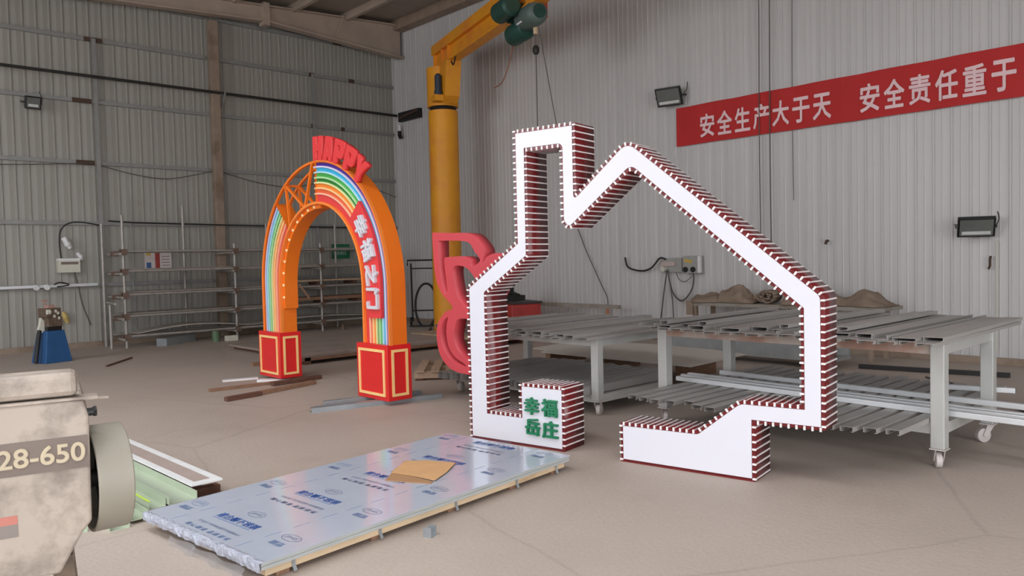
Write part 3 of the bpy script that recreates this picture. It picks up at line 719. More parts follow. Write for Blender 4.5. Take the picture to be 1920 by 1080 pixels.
# ------------------------------------------------------------------ jib crane and hoist
CX_, CY_ = 10.1, 12.9
JC = thing('jib_crane', 'tall yellow pillar jib crane standing before the grey right wall', 'crane', (CX_, CY_, 0))
JC.rotation_euler = (0, 0, math.atan2(-.953, -.304))       # local +x runs out along the arm
MB().lathe([(.31, .03), (.31, 4.62)], 40).build('column', crane_y, JC, smooth=True)
MB().lathe([(.50, 0), (.50, .03)], 32).build('base_flange', steel_dusty, JC)
for i in range(8): MB().cyl((.42*math.cos(i*PI/4), .42*math.sin(i*PI/4), .03), (.42*math.cos(i*PI/4), .42*math.sin(i*PI/4), .08), .025, 6).build('anchor_bolt', dark_m, JC)
MB().lathe([(.27, 4.62), (.27, 4.70)], 32).build('slewing_gap', hole_shade_m, JC, smooth=True)
MB().lathe([(.325, 4.70), (.325, 5.50)], 40).build('slewing_sleeve', crane_y, JC, smooth=True)
b = MB(); b.box(-.28, 6.2, -.05, .05, 5.56, 5.83); b.box(-.28, 6.2, -.12, .12, 5.52, 5.56); b.box(-.28, 6.2, -.13, .13, 5.83, 6.03)
b.build('arm', crane_y, JC, bevel=.006)
for x in (-.2, .25, .62): MB().box(x, x+.02, -.115, .115, 5.56, 5.83).build('stiffener', crane_y, JC)
b = MB(); b.extr([(.30, 4.78), (.38, 4.72), (.56, 4.84), (.70, 5.52), (.20, 5.52), (.32, 5.3)], (0, .13, 0), (1, 0, 0), (0, 0, 1), (0, .03, 0)); b.extr([(.30, 4.78), (.38, 4.72), (.56, 4.84), (.70, 5.52), (.20, 5.52), (.32, 5.3)], (0, -.16, 0), (1, 0, 0), (0, 0, 1), (0, .03, 0)); b.extr([(.38, 4.72), (.56, 4.84), (.70, 5.52), (.66, 5.52), (.53, 4.88)], (0, -.13, 0), (1, 0, 0), (0, 0, 1), (0, .26, 0))
b.build('gusset', crane_y, JC)
b = MB(); b.cyl((.40, -.24, 4.86), (.40, -.24, 5.26), .07, 14); b.cyl((.40, -.24, 5.26), (.40, -.24, 5.30), .06, 14, .04); b.cyl((.40, -.24, 4.86), (.40, -.24, 4.96), .085, 14)
b.build('slewing_motor', M('slate_motor', (44, 56, 72), .45), JC, smooth=True)
MB().box(.28, .52, -.36, -.17, 4.74, 4.86).build('motor_bracket', crane_y, JC)
MB().tube(catmull([(.7, -.06, 5.5), (.9, -.09, 5.38), (1.05, -.1, 5.50)], 6), .014, 6).build('loop_cable', dark_m, JC)
HX = 3.85
HO_ = thing('wire_hoist', 'dark green electric wire rope hoist hanging below the yellow crane arm', 'hoist', (CX_-.304*HX, CY_-.953*HX, 5.52)); HO_.rotation_euler = JC.rotation_euler
b = MB(); b.box(-.25, .25, -.17, .17, -.10, -.01); b.box(-.2, .2, -.20, -.16, -.02, .16); b.box(-.2, .2, .16, .20, -.02, .16)
b.build('trolley', hoist_g, HO_)
for sx in (-.14, .14):
    for sy in (-1, 1): MB().cyl((sx, sy*.07, .085), (sx, sy*.155, .085), .042, 14).build('trolley_wheel', dark_m, HO_)
MB().tube([(-.28, -.30, .04), (-.24, -.30, .04), (.22, -.30, .04), (.26, -.30, .04)], [.12, .17, .17, .13], 20).build('travel_motor', hoist_g, HO_, smooth=True)
MB().box(-.1, .1, -.3, -.18, -.06, .16).build('gearbox', hoist_g, HO_, bevel=.02)
MB().tube([(-.42, .02, -.25), (-.38, .02, -.25), (.1, .02, -.25), (.14, .02, -.25)], [.12, .18, .18, .15], 24).build('rope_drum', hoist_g, HO_, smooth=True)
MB().tube([(-.47, .02, -.25), (-.42, .02, -.25)], [.13, .15], 20).build('drum_cap', pale_white, HO_, smooth=True)
MB().tube([(.02, .0, -.13), (.06, .0, -.13), (.5, .0, -.13), (.56, .0, -.13), (.60, .0, -.13)], [.16, .19, .19, .17, .12], 24).build('hoist_motor', hoist_gl, HO_, smooth=True)
MB().cyl((.601, .0, -.13), (.612, .0, -.13), .11, 20).build('fan_cover', hoist_g, HO_)
MB().box(.12, .3, -.17, -.12, -.24, -.08).build('rating_plate', pale_white, HO_)
MB().box(.0, .3, .14, .32, -.12, .36).build('limit_box', M('orange_red_enamel', (206, 86, 52), .5), HO_, bevel=.02)
MB().cyl((.34, .06, -.42), (.34, .06, -.30), .04, 10).build('rope_guide', wood_new, HO_)
MB().tube([(.34, .06, -.32), (.34, .06, -2.2)], .010, 6).build('hoist_rope', rope_grey, HO_)
MB().tube([(.34, .06, -.60), (.34, .06, -.64), (.34, .06, -.70), (.34, .06, -.74)], [.03, .055, .055, .03], 12).build('rope_weight', dark_m, HO_, smooth=True)
MB().tube([(.38, .1, -.3), (.40, .16, -.7), (.4, .40, -2.0)], .008, 6).build('pendant_cable', rope_grey, HO_)
MB().box(.36, .44, .36, .44, -2.2, -2.0).build('pendant_control', crane_y, HO_, bevel=.01)
MB().tube([(.34, .06, -2.18), (.36, .06, -2.26), (.32, .06, -2.32), (.28, .06, -2.26)], .022, 8).build('hook', dark_m, HO_)
MB().tube(catmull([(-.45, .1, -.25), (-.62, .16, -.12), (-.72, .16, -.05), (-.70, .16, -.25), (-.75, .1, -.6), (-.95, .05, -.9), (-1.2, 0, -.95)], 6), .011, 6).build('loose_wire', copper, HO_)

# ------------------------------------------------------------------ things on the right wall
BN = thing('wall_banner', 'long red cloth banner with white characters stretched on the right wall', 'banner', (XR-.03, 7.87, 3.37))
n = 40; vs_ = []
for i in range(n+1):
    s_ = 5.45*i/n; sag = -.003*math.sin(i*.9)
    for z in (0, .655): vs_.append((.004*math.sin(i*1.7), -s_, z+sag*(1 if z else .7)))
b = MB(); b.add(vs_, [(2*i, 2*i+2, 2*i+3, 2*i+1) for i in range(n)]); b.build('cloth', banner_red, BN)
for i, ch in enumerate('安全生产大于天'):
    yy = 7.41-.1635-i*.327
    link('character', text_mesh(ch, .275, .385, 0, 'character', banner_txt, .022, axes((-.016, yy-7.87, .283), (0, -1, 0), (0, 0, 1), (-1, 0, 0))), BN)
for i, ch in enumerate('安全责任重于'):
    yy = 4.757-.1655-i*.331
    link('character', text_mesh(ch, .275, .40, 0, 'character', banner_txt, .022, axes((-.016, yy-7.87, .295), (0, -1, 0), (0, 0, 1), (-1, 0, 0))), BN)
MB().tube([(0, .02, .0), (-.01, .03, -.08), (0, .03, -.14)], .006, 5).build('corner_tie', pale_white, BN)
def floodlight(label, loc, rz, tilt, w, h):
    t = thing('floodlight', label, 'floodlight', loc, rz)
    R = Matrix.Rotation(tilt, 4, 'X'); f = lambda v: R @ Vector(v)
    b = MB(); b.box(-w/2, w/2, -.02, .035, -h/2, h/2); b.build('housing', black_m, t, bevel=.01, xf=f)
    MB().box(-w/2+.025, w/2-.025, -.026, -.02, -h/2+.025, h/2-.025).build('glass', lamp_rim, t, xf=f)
    MB().box(-w/2+.05, w/2-.05, -.030, -.026, -h/2+.045, -h/2+.09).build('reflector', lamp_glass, t, xf=f)
    b = MB()
    for k_ in range(5): b.box(-w/2+.04+k_*(w-.1)/4, -w/2+.055+k_*(w-.1)/4, .035, .055, -h/2+.03, h/2-.03)
    b.build('cooling_fin', black_m, t, xf=f)
    b = MB(); b.bar((-w/2-.012, .01, 0), (-w/2-.012, .20, .04), .012, .03); b.bar((w/2+.012, .01, 0), (w/2+.012, .20, .04), .012, .03); b.bar((-w/2-.018, .20, .04), (w/2+.018, .20, .04), .03, .012)
    b.build('mounting_bracket', black_m, t)
    MB().tube(catmull([(w/2, .03, 0), (w/2+.05, .1, .1), (w/2+.03, .19, .25)], 5), .006, 5).build('lead', black_m, t)
    return t
floodlight('black floodlight at the left end of the red banner', (XR-.21, 7.89, 4.21), math.radians(-78), .45, .46, .32)
floodlight('black floodlight on the right wall below the red banner', (XR-.21, 3.20, 1.77), math.radians(-68), .55, .42, .28)
floodlight('small black floodlight high on the left wall', (3.28, YL-.21, 4.53), math.radians(4), .25, .26, .23)
tag(MB().tube([(XR-.02, 3.02, 1.6), (XR-.02, 3.02, .2)], .010, 6).build('lamp_cable', offwhite), 'pale cable running down the right wall from the lower floodlight', 'cable')
for lab, yy, z1, z0, rr_ in (('leftmost dark cable hanging down the right wall across the banner', 6.28, 7.2, 1.2, .0075), ('second dark cable hanging down the right wall across the banner', 6.10, 7.2, 1.0, .0085), ('thin rightmost cable hanging down the right wall behind the banner', 5.74, 7.2, 2.3, .005)):
    xx = XR-.05 if rr_ > .006 else XR-.02
    tag(MB().tube(catmull([(xx, yy, z1), (xx, yy+.005, (z1+z0)/2+1), (xx, yy+.02, (z1+z0)/2-1), (xx, yy+.01, z0)], 5), rr_, 6).build('wall_cable', rope_grey), lab, 'cable')
t = thing('socket_board', 'open grey socket board with plugs and tangled cables on the right wall', 'socket board', (XR-.03, 8.0, 1.33))
MB().box(-.03, .03, -.22, .21, -.125, .12).build('board', panel_grey, t)
MB().box(-.08, -.03, -.1, .18, -.02, .06).build('breaker', M('dusty_pink_plastic', (190, 172, 166), .5), t, bevel=.008)
MB().cyl((-.03, .12, -.06), (-.12, .12, -.07), .045, 14).build('plug', offwhite, t, smooth=True)
MB().tube(catmull([(-.05, .1, .10), (-.06, .22, .12), (-.05, .42, -.05), (-.04, .66, -.10), (-.03, .95, -.03), (-.02, 1.03, .15)], 8), .016, 6).build('thick_cable', dark_m, t)
MB().tube(catmull([(-.06, .05, -.08), (-.04, .03, -.3), (-.03, -.05, -.52), (-.03, -.22, -.62), (-.03, -.40, -.45), (-.03, -.46, -.25), (-.03, -.44, -.12)], 8), .014, 6).build('looped_cable', rope_grey, t)
MB().tube(catmull([(-.03, -.1, -.13), (-.03, -.16, -.25), (-.03, -.28, -.29), (-.03, -.42, -.2)], 6), .007, 6).build('thin_cable', rope_grey, t)
MB().tube([(-.05, .08, -.1), (-.04, .16, -.5), (-.06, .27, -1.28)], .013, 6).build('dropped_cable', rope_grey, t)
MB().tube([(-.05, .06, -.1), (-.04, -.02, -.6), (-.06, -.08, -1.28)], .009, 6).build('dropped_cable', rope_grey, t)
t = thing('switch_box', 'square grey switch box with two dark sockets on the right wall', 'switch box', (XR-.03, 7.55, 1.335))
MB().box(-.09, .03, -.175, .175, -.15, .145).build('enclosure', panel_grey, t, bevel=.006)
MB().box(-.094, -.05, -.182, -.13, -.14, .14).build('side_plate', pale_white, t)
for yy in (.11, -.04):
    MB().cyl((-.09, yy, -.085), (-.11, yy, -.085), .048, 16).build('socket', black_m, t)
MB().bar((-.093, .14, .075), (-.093, -.02, .045), .006, .045).build('warning_label', poster_y, t)
tag(MB().tube(catmull([(XR-.04, 10.22, 2.1), (XR-.04, 10.14, 1.94), (XR-.04, 9.95, 1.55), (XR-.05, 9.6, .95), (XR-.06, 9.46, .72), (XR-.06, 9.46, .5)], 6), .010, 6).build('hanging_lead', rope_grey), 'thin dark lead hanging in a slant on the right wall by the pipe rail', 'cable')
tag(MB().cyl((XR-.07, 9.46, .52), (XR-.07, 9.46, .36), .03, 8).build('lead_connector', M('orange_plastic', (208, 132, 96), .5)), 'small orange connector at the end of the slanting lead', 'connector')
t = thing('wall_hook', 'small dark hook on the right wall below the lower floodlight', 'hook', (XR-.02, 3.09, 1.30))
MB().tube([(0, 0, .09), (-.03, 0, .05), (-.03, 0, -.03), (-.02, .02, -.07)], .014, 6).build('hook_body', rust_patch, t)
t = thing('wall_peg', 'tiny dark peg in the right wall beside the house sign roof end', 'peg', (XR-.02, 5.22, 1.66))
MB().tube([(0, 0, .0), (-.05, 0, .0), (-.06, .01, -.05)], .02, 6).build('peg_body', rust_patch, t)
# pipe rail bench along the right wall
t = thing('pipe_rail', 'long dusty pipe on slanted legs along the foot of the right wall', 'rail', (XR-.45, 0, 0))
MB().bar((.0, 8.85, .59), (.0, 12.6, .60), .07, .07).build('pipe', steel_dusty, t)
for yy in (9.2, 10.3, 11.3, 12.3): MB().bar((0, yy, .57), (-.12, yy-.12, 0), .045, .045).build('leg', steel_dusty, t)
# welding machine
t = thing('welding_machine', 'worn red welding machine with a coiled hose on top by the right wall', 'welding machine', (10.08, 10.75, 0), -.35)
MB().box(-.3, .3, -.45, .45, .12, .66).build('case', weld_red, t, bevel=.02)
MB().box(-.31, .31, .46, .80, .10, .70).build('side_case', weld_red, t, bevel=.02)
MB().box(-.32, .32, -.47, .47, .66, .70).build('lid', M('dark_lid', (62, 54, 54), .5), t)
b = MB()
for k_ in range(5): b.box(-.305, -.298, -.36+.15*k_, -.28+.15*k_, .2, .22)
b.build('vent_slots', hole_shade_m, t)  # black strips on the case painted as the shade in its slots
MB().box(-.306, -.298, -.2, .0, .42, .58).build('label_plate', M('orange_plate', (206, 96, 64), .5), t)
MB().tube([Vector((-.33, .03+.2*math.cos(a*2*PI/20), .66+.17*math.sin(a*2*PI/20))) for a in range(20)], .022, 6, closed=True).build('hose_coil', rope_grey, t)
b = MB(); b.box(-.2, .2, .05, .6, .70, .80); b.box(-.05, .05, .25, .37, .80, 1.0); b.bar((0, .1, 1.0), (0, .5, 1.0), .04, .03); b.cyl((-.15, .62, .76), (.1, .62, .76), .09, 12); b.bar((.05, .0, .80), (-.1, .45, .92), .05, .05)
b.build('clamp_head', dark_m, t)
for x in (-.2, .2):
    for yy in (-.35, .35): MB().cyl((x, yy-.025, .06), (x, yy+.025, .06), .06, 12).build('wheel', dark_m, t)
# canvas on a bench
t = thing('wall_bench', 'low timber topped bench against the right wall behind the right table', 'bench', (XR-.55, 5.7, 0))
MB().box(-.25, .35, -1.6, 1.5, .69, .74).build('top', steel_dusty, t)
for yy in (-1.4, 0, 1.35):
    for x in (-.2, .3): MB().box(x-.03, x+.03, yy-.03, yy+.03, 0, .68).build('leg', column_m, t)
CV = thing('canvas_cover', 'crumpled brown canvas cover heaped along the wall bench', 'canvas', (XR-.55, 5.7, .74))
def heap(name, pts, seed):
    # draped cloth: ridge line (y, height) along the bench with folds across it
    q = random.Random(seed); b = MB(); ny = 70; nx = 18; ya, yb = pts[0][0], pts[-1][0]; vs_ = []
    def hgt(y_):
        for (a, ha), (c_, hc) in zip(pts, pts[1:]):
            if min(a, c_) <= y_ <= max(a, c_): f = (y_-a)/(c_-a); f = f*f*(3-2*f); return ha+(hc-ha)*f
        return 0
    ph = [q.uniform(0, 6) for _ in range(6)]
    for i in range(ny+1):
        y_ = ya+(yb-ya)*i/ny; h = hgt(y_)
        for j in range(nx+1):
            u_ = -1+2*j/nx; w_ = .24+.05*math.sin(y_*5+ph[0])
            fold = .030*math.sin(u_*7+y_*9+ph[1])+.022*math.sin(u_*4-y_*17+ph[2])+.012*math.sin(u_*13+y_*31+ph[3])
            z_ = h*max(0, 1-abs(u_)**2.6)**.8+fold*min(1, h*6)*(1-u_*u_)
            vs_.append((u_*w_+.02*math.sin(y_*11+ph[4]), y_, max(.004, z_)))
    b.add(vs_, [(i*(nx+1)+j, i*(nx+1)+j+1, (i+1)*(nx+1)+j+1, (i+1)*(nx+1)+j) for i in range(ny) for j in range(nx)])
    o = b.build(name, canvas_m, CV, smooth=True); so = o.modifiers.new('t', 'SOLIDIFY'); so.thickness = .008; so.offset = 1
heap('draped_fold', [(1.48, .0), (1.42, .09), (1.2, .115), (1.02, .10), (.98, .08), (.93, .19), (.75, .22), (.60, .25), (.52, .12), (.42, .06), (.34, .02)], 3)
heap('draped_fold', [(-.12, .02), (-.2, .16), (-.35, .24), (-.7, .14), (-1.0, .10), (-1.15, .16), (-1.33, .20), (-1.48, .08), (-1.58, .0)], 9)
sp = [Vector((-.1, .15+(.03+.011*i*.55)*math.cos(i*.55), .13+(.03+.011*i*.42)*math.sin(i*.55)*.85)) for i in range(24)]
b = MB(); 
for i in range(23):
    a, c_ = sp[i], sp[i+1]; b.add([a+Vector((-.1, 0, 0)), c_+Vector((-.1, 0, 0)), c_+Vector((.15, 0, 0)), a+Vector((.15, 0, 0))], [(0, 1, 2, 3)])
o = b.build('rolled_canvas', canvas_m, CV, smooth=True); so = o.modifiers.new('t', 'SOLIDIFY'); so.thickness = .022
MB().box(-.275, -.255, 1.36, 1.48, -.2, .02).build('hanging_edge', canvas_m, CV)

# stacked material on the floor under and behind the tables
t = thing('concrete_channel', 'long heavy grey channel section on the floor behind the right table', 'channel', (9.75, 0, 0))
MB().extr([(-.25, .10), (.25, .10), (.25, .30), (.20, .30), (.20, .15), (-.20, .15), (-.20, .30), (-.25, .30)], (0, 4.35, 0), (1, 0, 0), (0, 0, 1), (0, 2.6, 0)).build('channel', M('zinc_channel', (150, 152, 152), .5, .2, var=.1), t)
for yy in (4.6, 6.6): MB().box(-.35, .35, yy, yy+.1, 0, .10).build('skid', wood_old, t)
t = thing('bent_sheet', 'large pale bent metal sheet on blocks behind the left table', 'metal sheet', (0, 0, 0))
b = MB(); n = 20; vs_ = []
for j in range(n+1):
    f = j/n; yy = 7.9-2.9*f; zz = .16+.10*math.sin(PI*(.15+.6*f)); xa = 7.35-.25*math.sin(PI*f)+.35*(1-f)*(1 if f < .2 else .3); xb = 8.55
    for dz in (0, .012): vs_ += [(xa, yy, zz+dz), (xb, yy, zz+.02+dz)]
fs_ = []
for j in range(n):
    a = 4*j; fs_ += [(a, a+1, a+5, a+4), (a+2, a+6, a+7, a+3), (a, a+4, a+6, a+2), (a+1, a+3, a+7, a+5)]
fs_ += [(0, 2, 3, 1), (4*n, 4*n+1, 4*n+3, 4*n+2)]
b.add(vs_, fs_); b.build('sheet', M('pale_bent_steel', (204, 198, 188), .45, .1, var=.04, scale=2), t, smooth=True)
for yy in (5.4, 6.6, 7.6): MB().box(7.75, 8.5, yy, yy+.09, 0, .19).build('support_block', wood_old, t)
t = thing('orange_rope', 'small coil of yellow strap on the floor channel behind the right table', 'strap', (9.75, 6.1, .30))
MB().tube([Vector((.18*math.cos(a*2*PI/16), .16*math.sin(a*2*PI/16), .03)) for a in range(16)], .03, 6, closed=True).build('coil', M('yellow_strap', (222, 164, 66), .6), t, smooth=True)
MB().tube([Vector((.16*math.cos(a*2*PI/16), .18*math.sin(a*2*PI/16), .085)) for a in range(16)], .03, 6, closed=True).build('coil', bpy.data.materials['yellow_strap'], t, smooth=True)
tag(MB().bar((8.9, 3.95, .03), (8.7, 2.7, .03), .06, .05).build('timber_batten', M('orange_timber', (196, 138, 90), .7)), 'orange brown timber batten on the floor behind the right table', 'timber')
tag(MB().bar((9.9, 4.2, .03), (10.2, 2.6, .03), .05, .05).build('dark_rod', dark_m), 'dark rod on the floor near the foot of the right wall', 'rod')
tag(MB().tube(catmull([(9.6, 3.3, .012), (9.3, 2.9, .012), (9.0, 2.5, .012), (8.6, 2.6, .012), (8.8, 3.0, .012), (8.4, 2.2, .012), (8.0, 1.9, .012)], 6), .012, 6).build('floor_cable', rope_grey), 'dark cable snaking over the floor behind the right table', 'cable')
for i, (x, yy, rz, L) in enumerate(((7.6, 4.95, .5, .7), (7.9, 4.7, .3, .8), (8.2, 4.4, .55, .6))):
    o = MB().box(-L/2, L/2, -.08, .08, 0, .05).build('scrap_board', wood_old if i % 2 else sheet_dark); o.location = (x, yy, 0); o.rotation_euler = (0, 0, rz)
    tag(o, ['grey scrap plate nearest the gap between both tables on the floor', 'brown scrap board in the middle of the three behind the tables', 'grey scrap plate farthest from the camera behind the tables'][i], 'scrap')

# ------------------------------------------------------------------ plate stacks, pallet and timber behind the arch
def plate_stack(label, x0, x1, y0, y1, nz, zb, m):
    t = thing('plate_stack', label, 'plate stack', (x0, y0, 0)); rr = random.Random(int(x0*10))
    for i in range(3):
        xx = (x1-x0)*(.04+.42*i); MB().box(xx, xx+.1, 0, y1-y0, 0, zb).build('bearer', wood_dark, t)
    MB().box(0, x1-x0, .0, .06, zb-.045, zb).build('edge_timber', wood_old, t)
    z = zb
    for i in range(nz):
        h = .022; a, b_ = rr.uniform(0, .06), rr.uniform(0, .05); MB().box(a, x1-x0-b_, a, y1-y0-a, z, z+h).build('plate', m, t); z += h
plate_stack('grey plate stack on timber right behind the arch opening', 5.35, 8.3, 10.45, 11.85, 3, .10, plate_m)
plate_stack('flat plate stack behind the nearer one, before the pipe rack', 5.6, 8.9, 12.1, 13.6, 2, .05, plate_m)
plate_stack('plate stack with a pale edge at the foot of the yellow crane', 8.42, 9.5, 9.9, 11.9, 2, .12, plywood)
tag(MB().box(0, .40, 0, .09, .0, .05).build('timber_batten', wood_old), 'brown timber batten end sticking out left of the nearer plate stack', 'timber').location = (4.9, 10.95, 0)
pal_m = M('pallet_timber', (186, 158, 134), .75, var=.15, scale=6, stretch=(1, 10, 10))
t = thing('shipping_pallet', 'brown slatted timber pallet on the floor right of the arch', 'pallet', (6.42, 7.95, 0), math.radians(49))
for i in range(6): MB().box(-.55, .55, -.50+i*.19, -.39+i*.19, .105, .127).build('slat', pal_m, t)
for x in (-.52, -.04, .44): MB().box(x, x+.09, -.52, .58, .025, .105).build('stringer', pal_m, t)
for yy in (-.5, 0, .46): MB().box(-.55, .55, yy, yy+.1, 0, .025).build('bottom_board', wood_dark, t)
tag(MB().bar((3.41, 12.81, .012), (4.02, 13.65, .012), .03, .024).build('floor_stick', wood_dark), 'thin brown stick lying alone on the floor before the pipe rack', 'stick')

# ------------------------------------------------------------------ scaffold tube rack along the left wall
FY, BY_ = 15.46, 16.1
RK = thing('pipe_rack', 'long scaffold tube rack with sheet laden shelves along the left wall', 'rack', (0, 0, 0))
LV = [.22, .60, 1.0, 1.44, 1.81]; RX0, RX1 = 4.42, 10.35
for x, z1 in ((4.48, 2.48), (6.6, 2.42), (8.55, 2.3), (10.2, 2.0)):
    MB().cyl((x, FY, 0), (x, FY, z1 if x < 6 else 1.95), .026, 10).build('upright', scaff, RK, smooth=True)
for x, z1 in ((4.30, 2.35), (5.82, 2.75), (7.6, 2.4), (9.3, 2.4)):
    MB().cyl((x, BY_, 0), (x, BY_, z1), .026, 10).build('upright', scaff, RK, smooth=True)
MB().cyl((4.25, FY+.12, 0), (4.25, FY+.12, .82), .026, 10).build('short_upright', scaff, RK, smooth=True)
MB().cyl((4.22, FY-.3, .85), (4.3, FY+.5, .85), .022, 10).build('short_tube', scaff, RK, smooth=True)
for z in LV:
    MB().cyl((RX0, FY-.05, z), (RX1, FY-.05, z), .024, 10).build('ledger', scaff, RK, smooth=True)
    MB().cyl((RX0, BY_-.05, z), (RX1, BY_-.05, z), .024, 10).build('ledger', scaff, RK, smooth=True)
    for x in (4.40, 6.52, 8.47, 10.12):
        MB().cyl((x, FY-.12, z-.05), (x, BY_+.08, z-.05), .024, 10).build('transom', scaff, RK, smooth=True)
        MB().box(x+.02, x+.13, FY-.09, FY+.04, z-.07, z+.04).build('coupler', coupler, RK)
    MB().box(4.34, 4.46, FY+.2, FY+.3, z-.09, z+.0).build('coupler', coupler, RK)
pale_sheet_m = M('pale_dusty_sheet', (190, 180, 170), .5, .1, var=.06, scale=2)
def rack_sheet(label, x0, x1, z, th, m, bend=0, dy=0):
    b = MB(); n = 10; vs_ = []
    for j in range(n+1):
        xx = x0+(x1-x0)*j/n; dz = bend*math.sin(PI*j/n)
        vs_ += [(xx, FY+.045, z+dz), (xx, BY_-.09, z+dz), (xx, BY_-.09, z+dz+th), (xx, FY+.045, z+dz+th)]
    fs_ = [(3, 2, 1, 0), (4*n, 4*n+1, 4*n+2, 4*n+3)]
    for j in range(n):
        for q in range(4): fs_.append((4*j+q, 4*j+(q+1) % 4, 4*j+4+(q+1) % 4, 4*j+4+q))
    b.add(vs_, fs_); return tag(b.build('rack_sheet', m), label, 'sheet')
rack_sheet('dusty sheet on the fourth rack shelf from the floor, left half', 4.6, 7.4, LV[3]+.026, .02, sheet_dark)
rack_sheet('grey sheet on the fourth rack shelf from the floor, seen through the arch', 7.5, 10.2, LV[3]+.026, .03, sheet_dark)
rack_sheet('dusty sheet on the middle rack shelf, left half', 4.55, 7.3, LV[2]+.026, .03, sheet_dark)
rack_sheet('pale plywood board on the middle rack shelf, seen through the arch', 7.45, 10.3, LV[2]+.10, .035, plywood, .01, -.1)
rack_sheet('dusty sheet on the second rack shelf from the floor, left half', 4.6, 7.5, LV[1]+.026, .025, sheet_dark)
rack_sheet('brown board pile on the second rack shelf, seen through the arch', 7.6, 10.25, LV[1]+.09, .07, wood_old, .0, -.05)
rack_sheet('warped pale sheet on the lowest rack shelf, left end', 4.7, 6.9, LV[0]+.03, .015, pale_sheet_m, .10, -.1)
rack_sheet('warped pale sheet on the lowest rack shelf, right end', 6.95, 10.0, LV[0]+.03, .015, pale_sheet_m, .08, -.1)
for i, (x0_, x1_, z) in enumerate(((7.6, 9.6, LV[2]+.026), (7.7, 10.0, LV[1]+.026))):
    t = thing('spacer_board', ['short dark timber spacers under the pale plywood on the middle shelf', 'dark timber spacers under the brown boards on the second shelf'][i], 'timber', (0, 0, z))
    for q in range(3): MB().box(x0_+q*.9, x0_+q*.9+.1, FY+.05, BY_-.15, 0, .062).build('spacer', wood_dark, t)
tag(MB().bar((7.95, FY-.12, 1.06), (8.15, FY-.2, .74), .03, .05).build('hanging_stick', wood_old), 'pale stick hanging askew from the middle rack shelf', 'stick')
t = thing('steel_box_section', 'grey rectangular tube end lying under the left end of the rack', 'steel tube', (5.05, 15.3, 0), math.radians(35))
MB().extr([(-.11, 0), (.11, 0), (.11, .14), (-.11, .14)], (0, 0, 0), (0, 1, 0), (0, 0, 1), (.9, 0, 0)).build('tube', galv_d, t)
MB().box(.9, .903, -.095, .095, .015, .125).build('bore_shade', hole_shade_m, t)  # black end plate in place of the dark hollow; the section is solid
t = thing('green_tin', 'small green tin on the floor under the rack', 'tin', (6.05, 15.2, 0))
MB().lathe([(.07, 0), (.07, .2), (.075, .205), (.075, .215)], 16).build('can', green_tin, t, smooth=True)
MB().lathe([(.072, .2155), (.072, .225)], 16).build('lid', coupler, t)
tag(MB().box(-.12, .12, -.06, .06, 0, .11).build('white_brick', offwhite, bevel=.015), 'off-white block on the floor right of the green tin', 'block').location = (6.3, 15.05, 0)
for i, (x, yy) in enumerate(((7.3, 15.3), (7.6, 15.2), (9.0, 15.35))):
    o = MB().lathe([(.09, 0), (.06, .06), (.02, .12)], 7).build('scrap_piece', coupler); o.location = (x, yy, 0); tag(o, ['rusty scrap lump leftmost under the rack', 'rusty scrap lump beside the leftmost one under the rack', 'rusty scrap lump under the rack seen through the arch'][i], 'scrap')

# signs, boxes and cables on the left wall
def panelbox(name, label, cat, x0, x1, z0, z1, m, d=.02):
    t = thing(name, label, cat, ((x0+x1)/2, YL-.02, (z0+z1)/2)); w = (x1-x0)/2; h = (z1-z0)/2
    MB().box(-w, w, -d, .02, -h, h).build('board', m, t); return t, w, h, -d-.002
t, w, h, d = panelbox('safety_poster', 'pale safety poster with a red middle strip behind the rack', 'poster', 5.14, 5.66, 1.47, 1.80, poster_w)
MB().box(-.06, .03, d, d+.002, -h+.01, h-.01).build('red_strip', poster_r, t); MB().box(-w+.03, -w+.12, d, d+.002, -h+.02, -h+.13).build('blue_patch', poster_b, t); MB().box(-w+.03, -w+.12, d, d+.002, h-.06, h-.01).build('yellow_patch', poster_y, t)
b = MB()
for q in range(4): b.box(.06, .22, d, d+.002, -h+.06+q*.06, -h+.075+q*.06)
b.build('text_lines', warn_grey, t)
t, w, h, d = panelbox('exit_sign', 'green exit sign on the left wall seen through the arch', 'sign', 9.38, 9.84, 1.61, 1.95, sign_green)
MB().box(-w, w, d, d+.002, .045, .10).build('frame_strip', M('sign_frame', (120, 128, 122), .5), t)
link('arrow_print', text_mesh('安全出口', .34, .09, 0, 'arrow_print', M('pale_sign_print', (176, 200, 186), .5), .02, axes((-.05, d-.002, -.04), (1, 0, 0), (0, 0, 1), (0, -1, 0))), t)
t, w, h, d = panelbox('fuse_box', 'off-white plastic fuse box with cables on the left wall', 'fuse box', 3.58, 3.95, 1.44, 1.70, offwhite, .12)
MB().box(-w+.05, w-.03, d, d+.004, .02, .07).build('breaker_window', M('breaker_brown', (120, 104, 96), .5), t)
MB().box(-w-.006, w+.006, d+.0, .0, h-.035, h+.004).build('lid_edge', pale_white, t)
MB().tube(catmull([(-.11, -.05, .13), (-.13, -.04, .4), (-.1, -.03, .65), (.03, -.03, .79), (.25, -.03, .82), (.6, -.03, .76)], 8), .012, 6).build('black_cable', dark_m, t)
MB().tube(catmull([(.1, -.04, -.13), (.16, -.03, -.4), (.22, -.02, -.75), (.35, -.02, -1.15)], 8), .012, 6).build('grey_cable', rope_grey, t)
b = MB(); b.tube(catmull([(-.05, -.05, .52), (-.02, -.08, .43), (.03, -.06, .36), (.0, -.06, .33)], 4), [.05, .06, .05, .05, .05, .06, .06, .05, .05, .05, .05, .04, .03], 7); b.build('plastic_wrap', pale_white, t, smooth=True)
MB().tube([(.16, -.04, .24), (.22, -.05, .16), (.24, -.04, .1)], [.03, .045, .02], 7).build('plastic_wrap', pale_white, t, smooth=True)
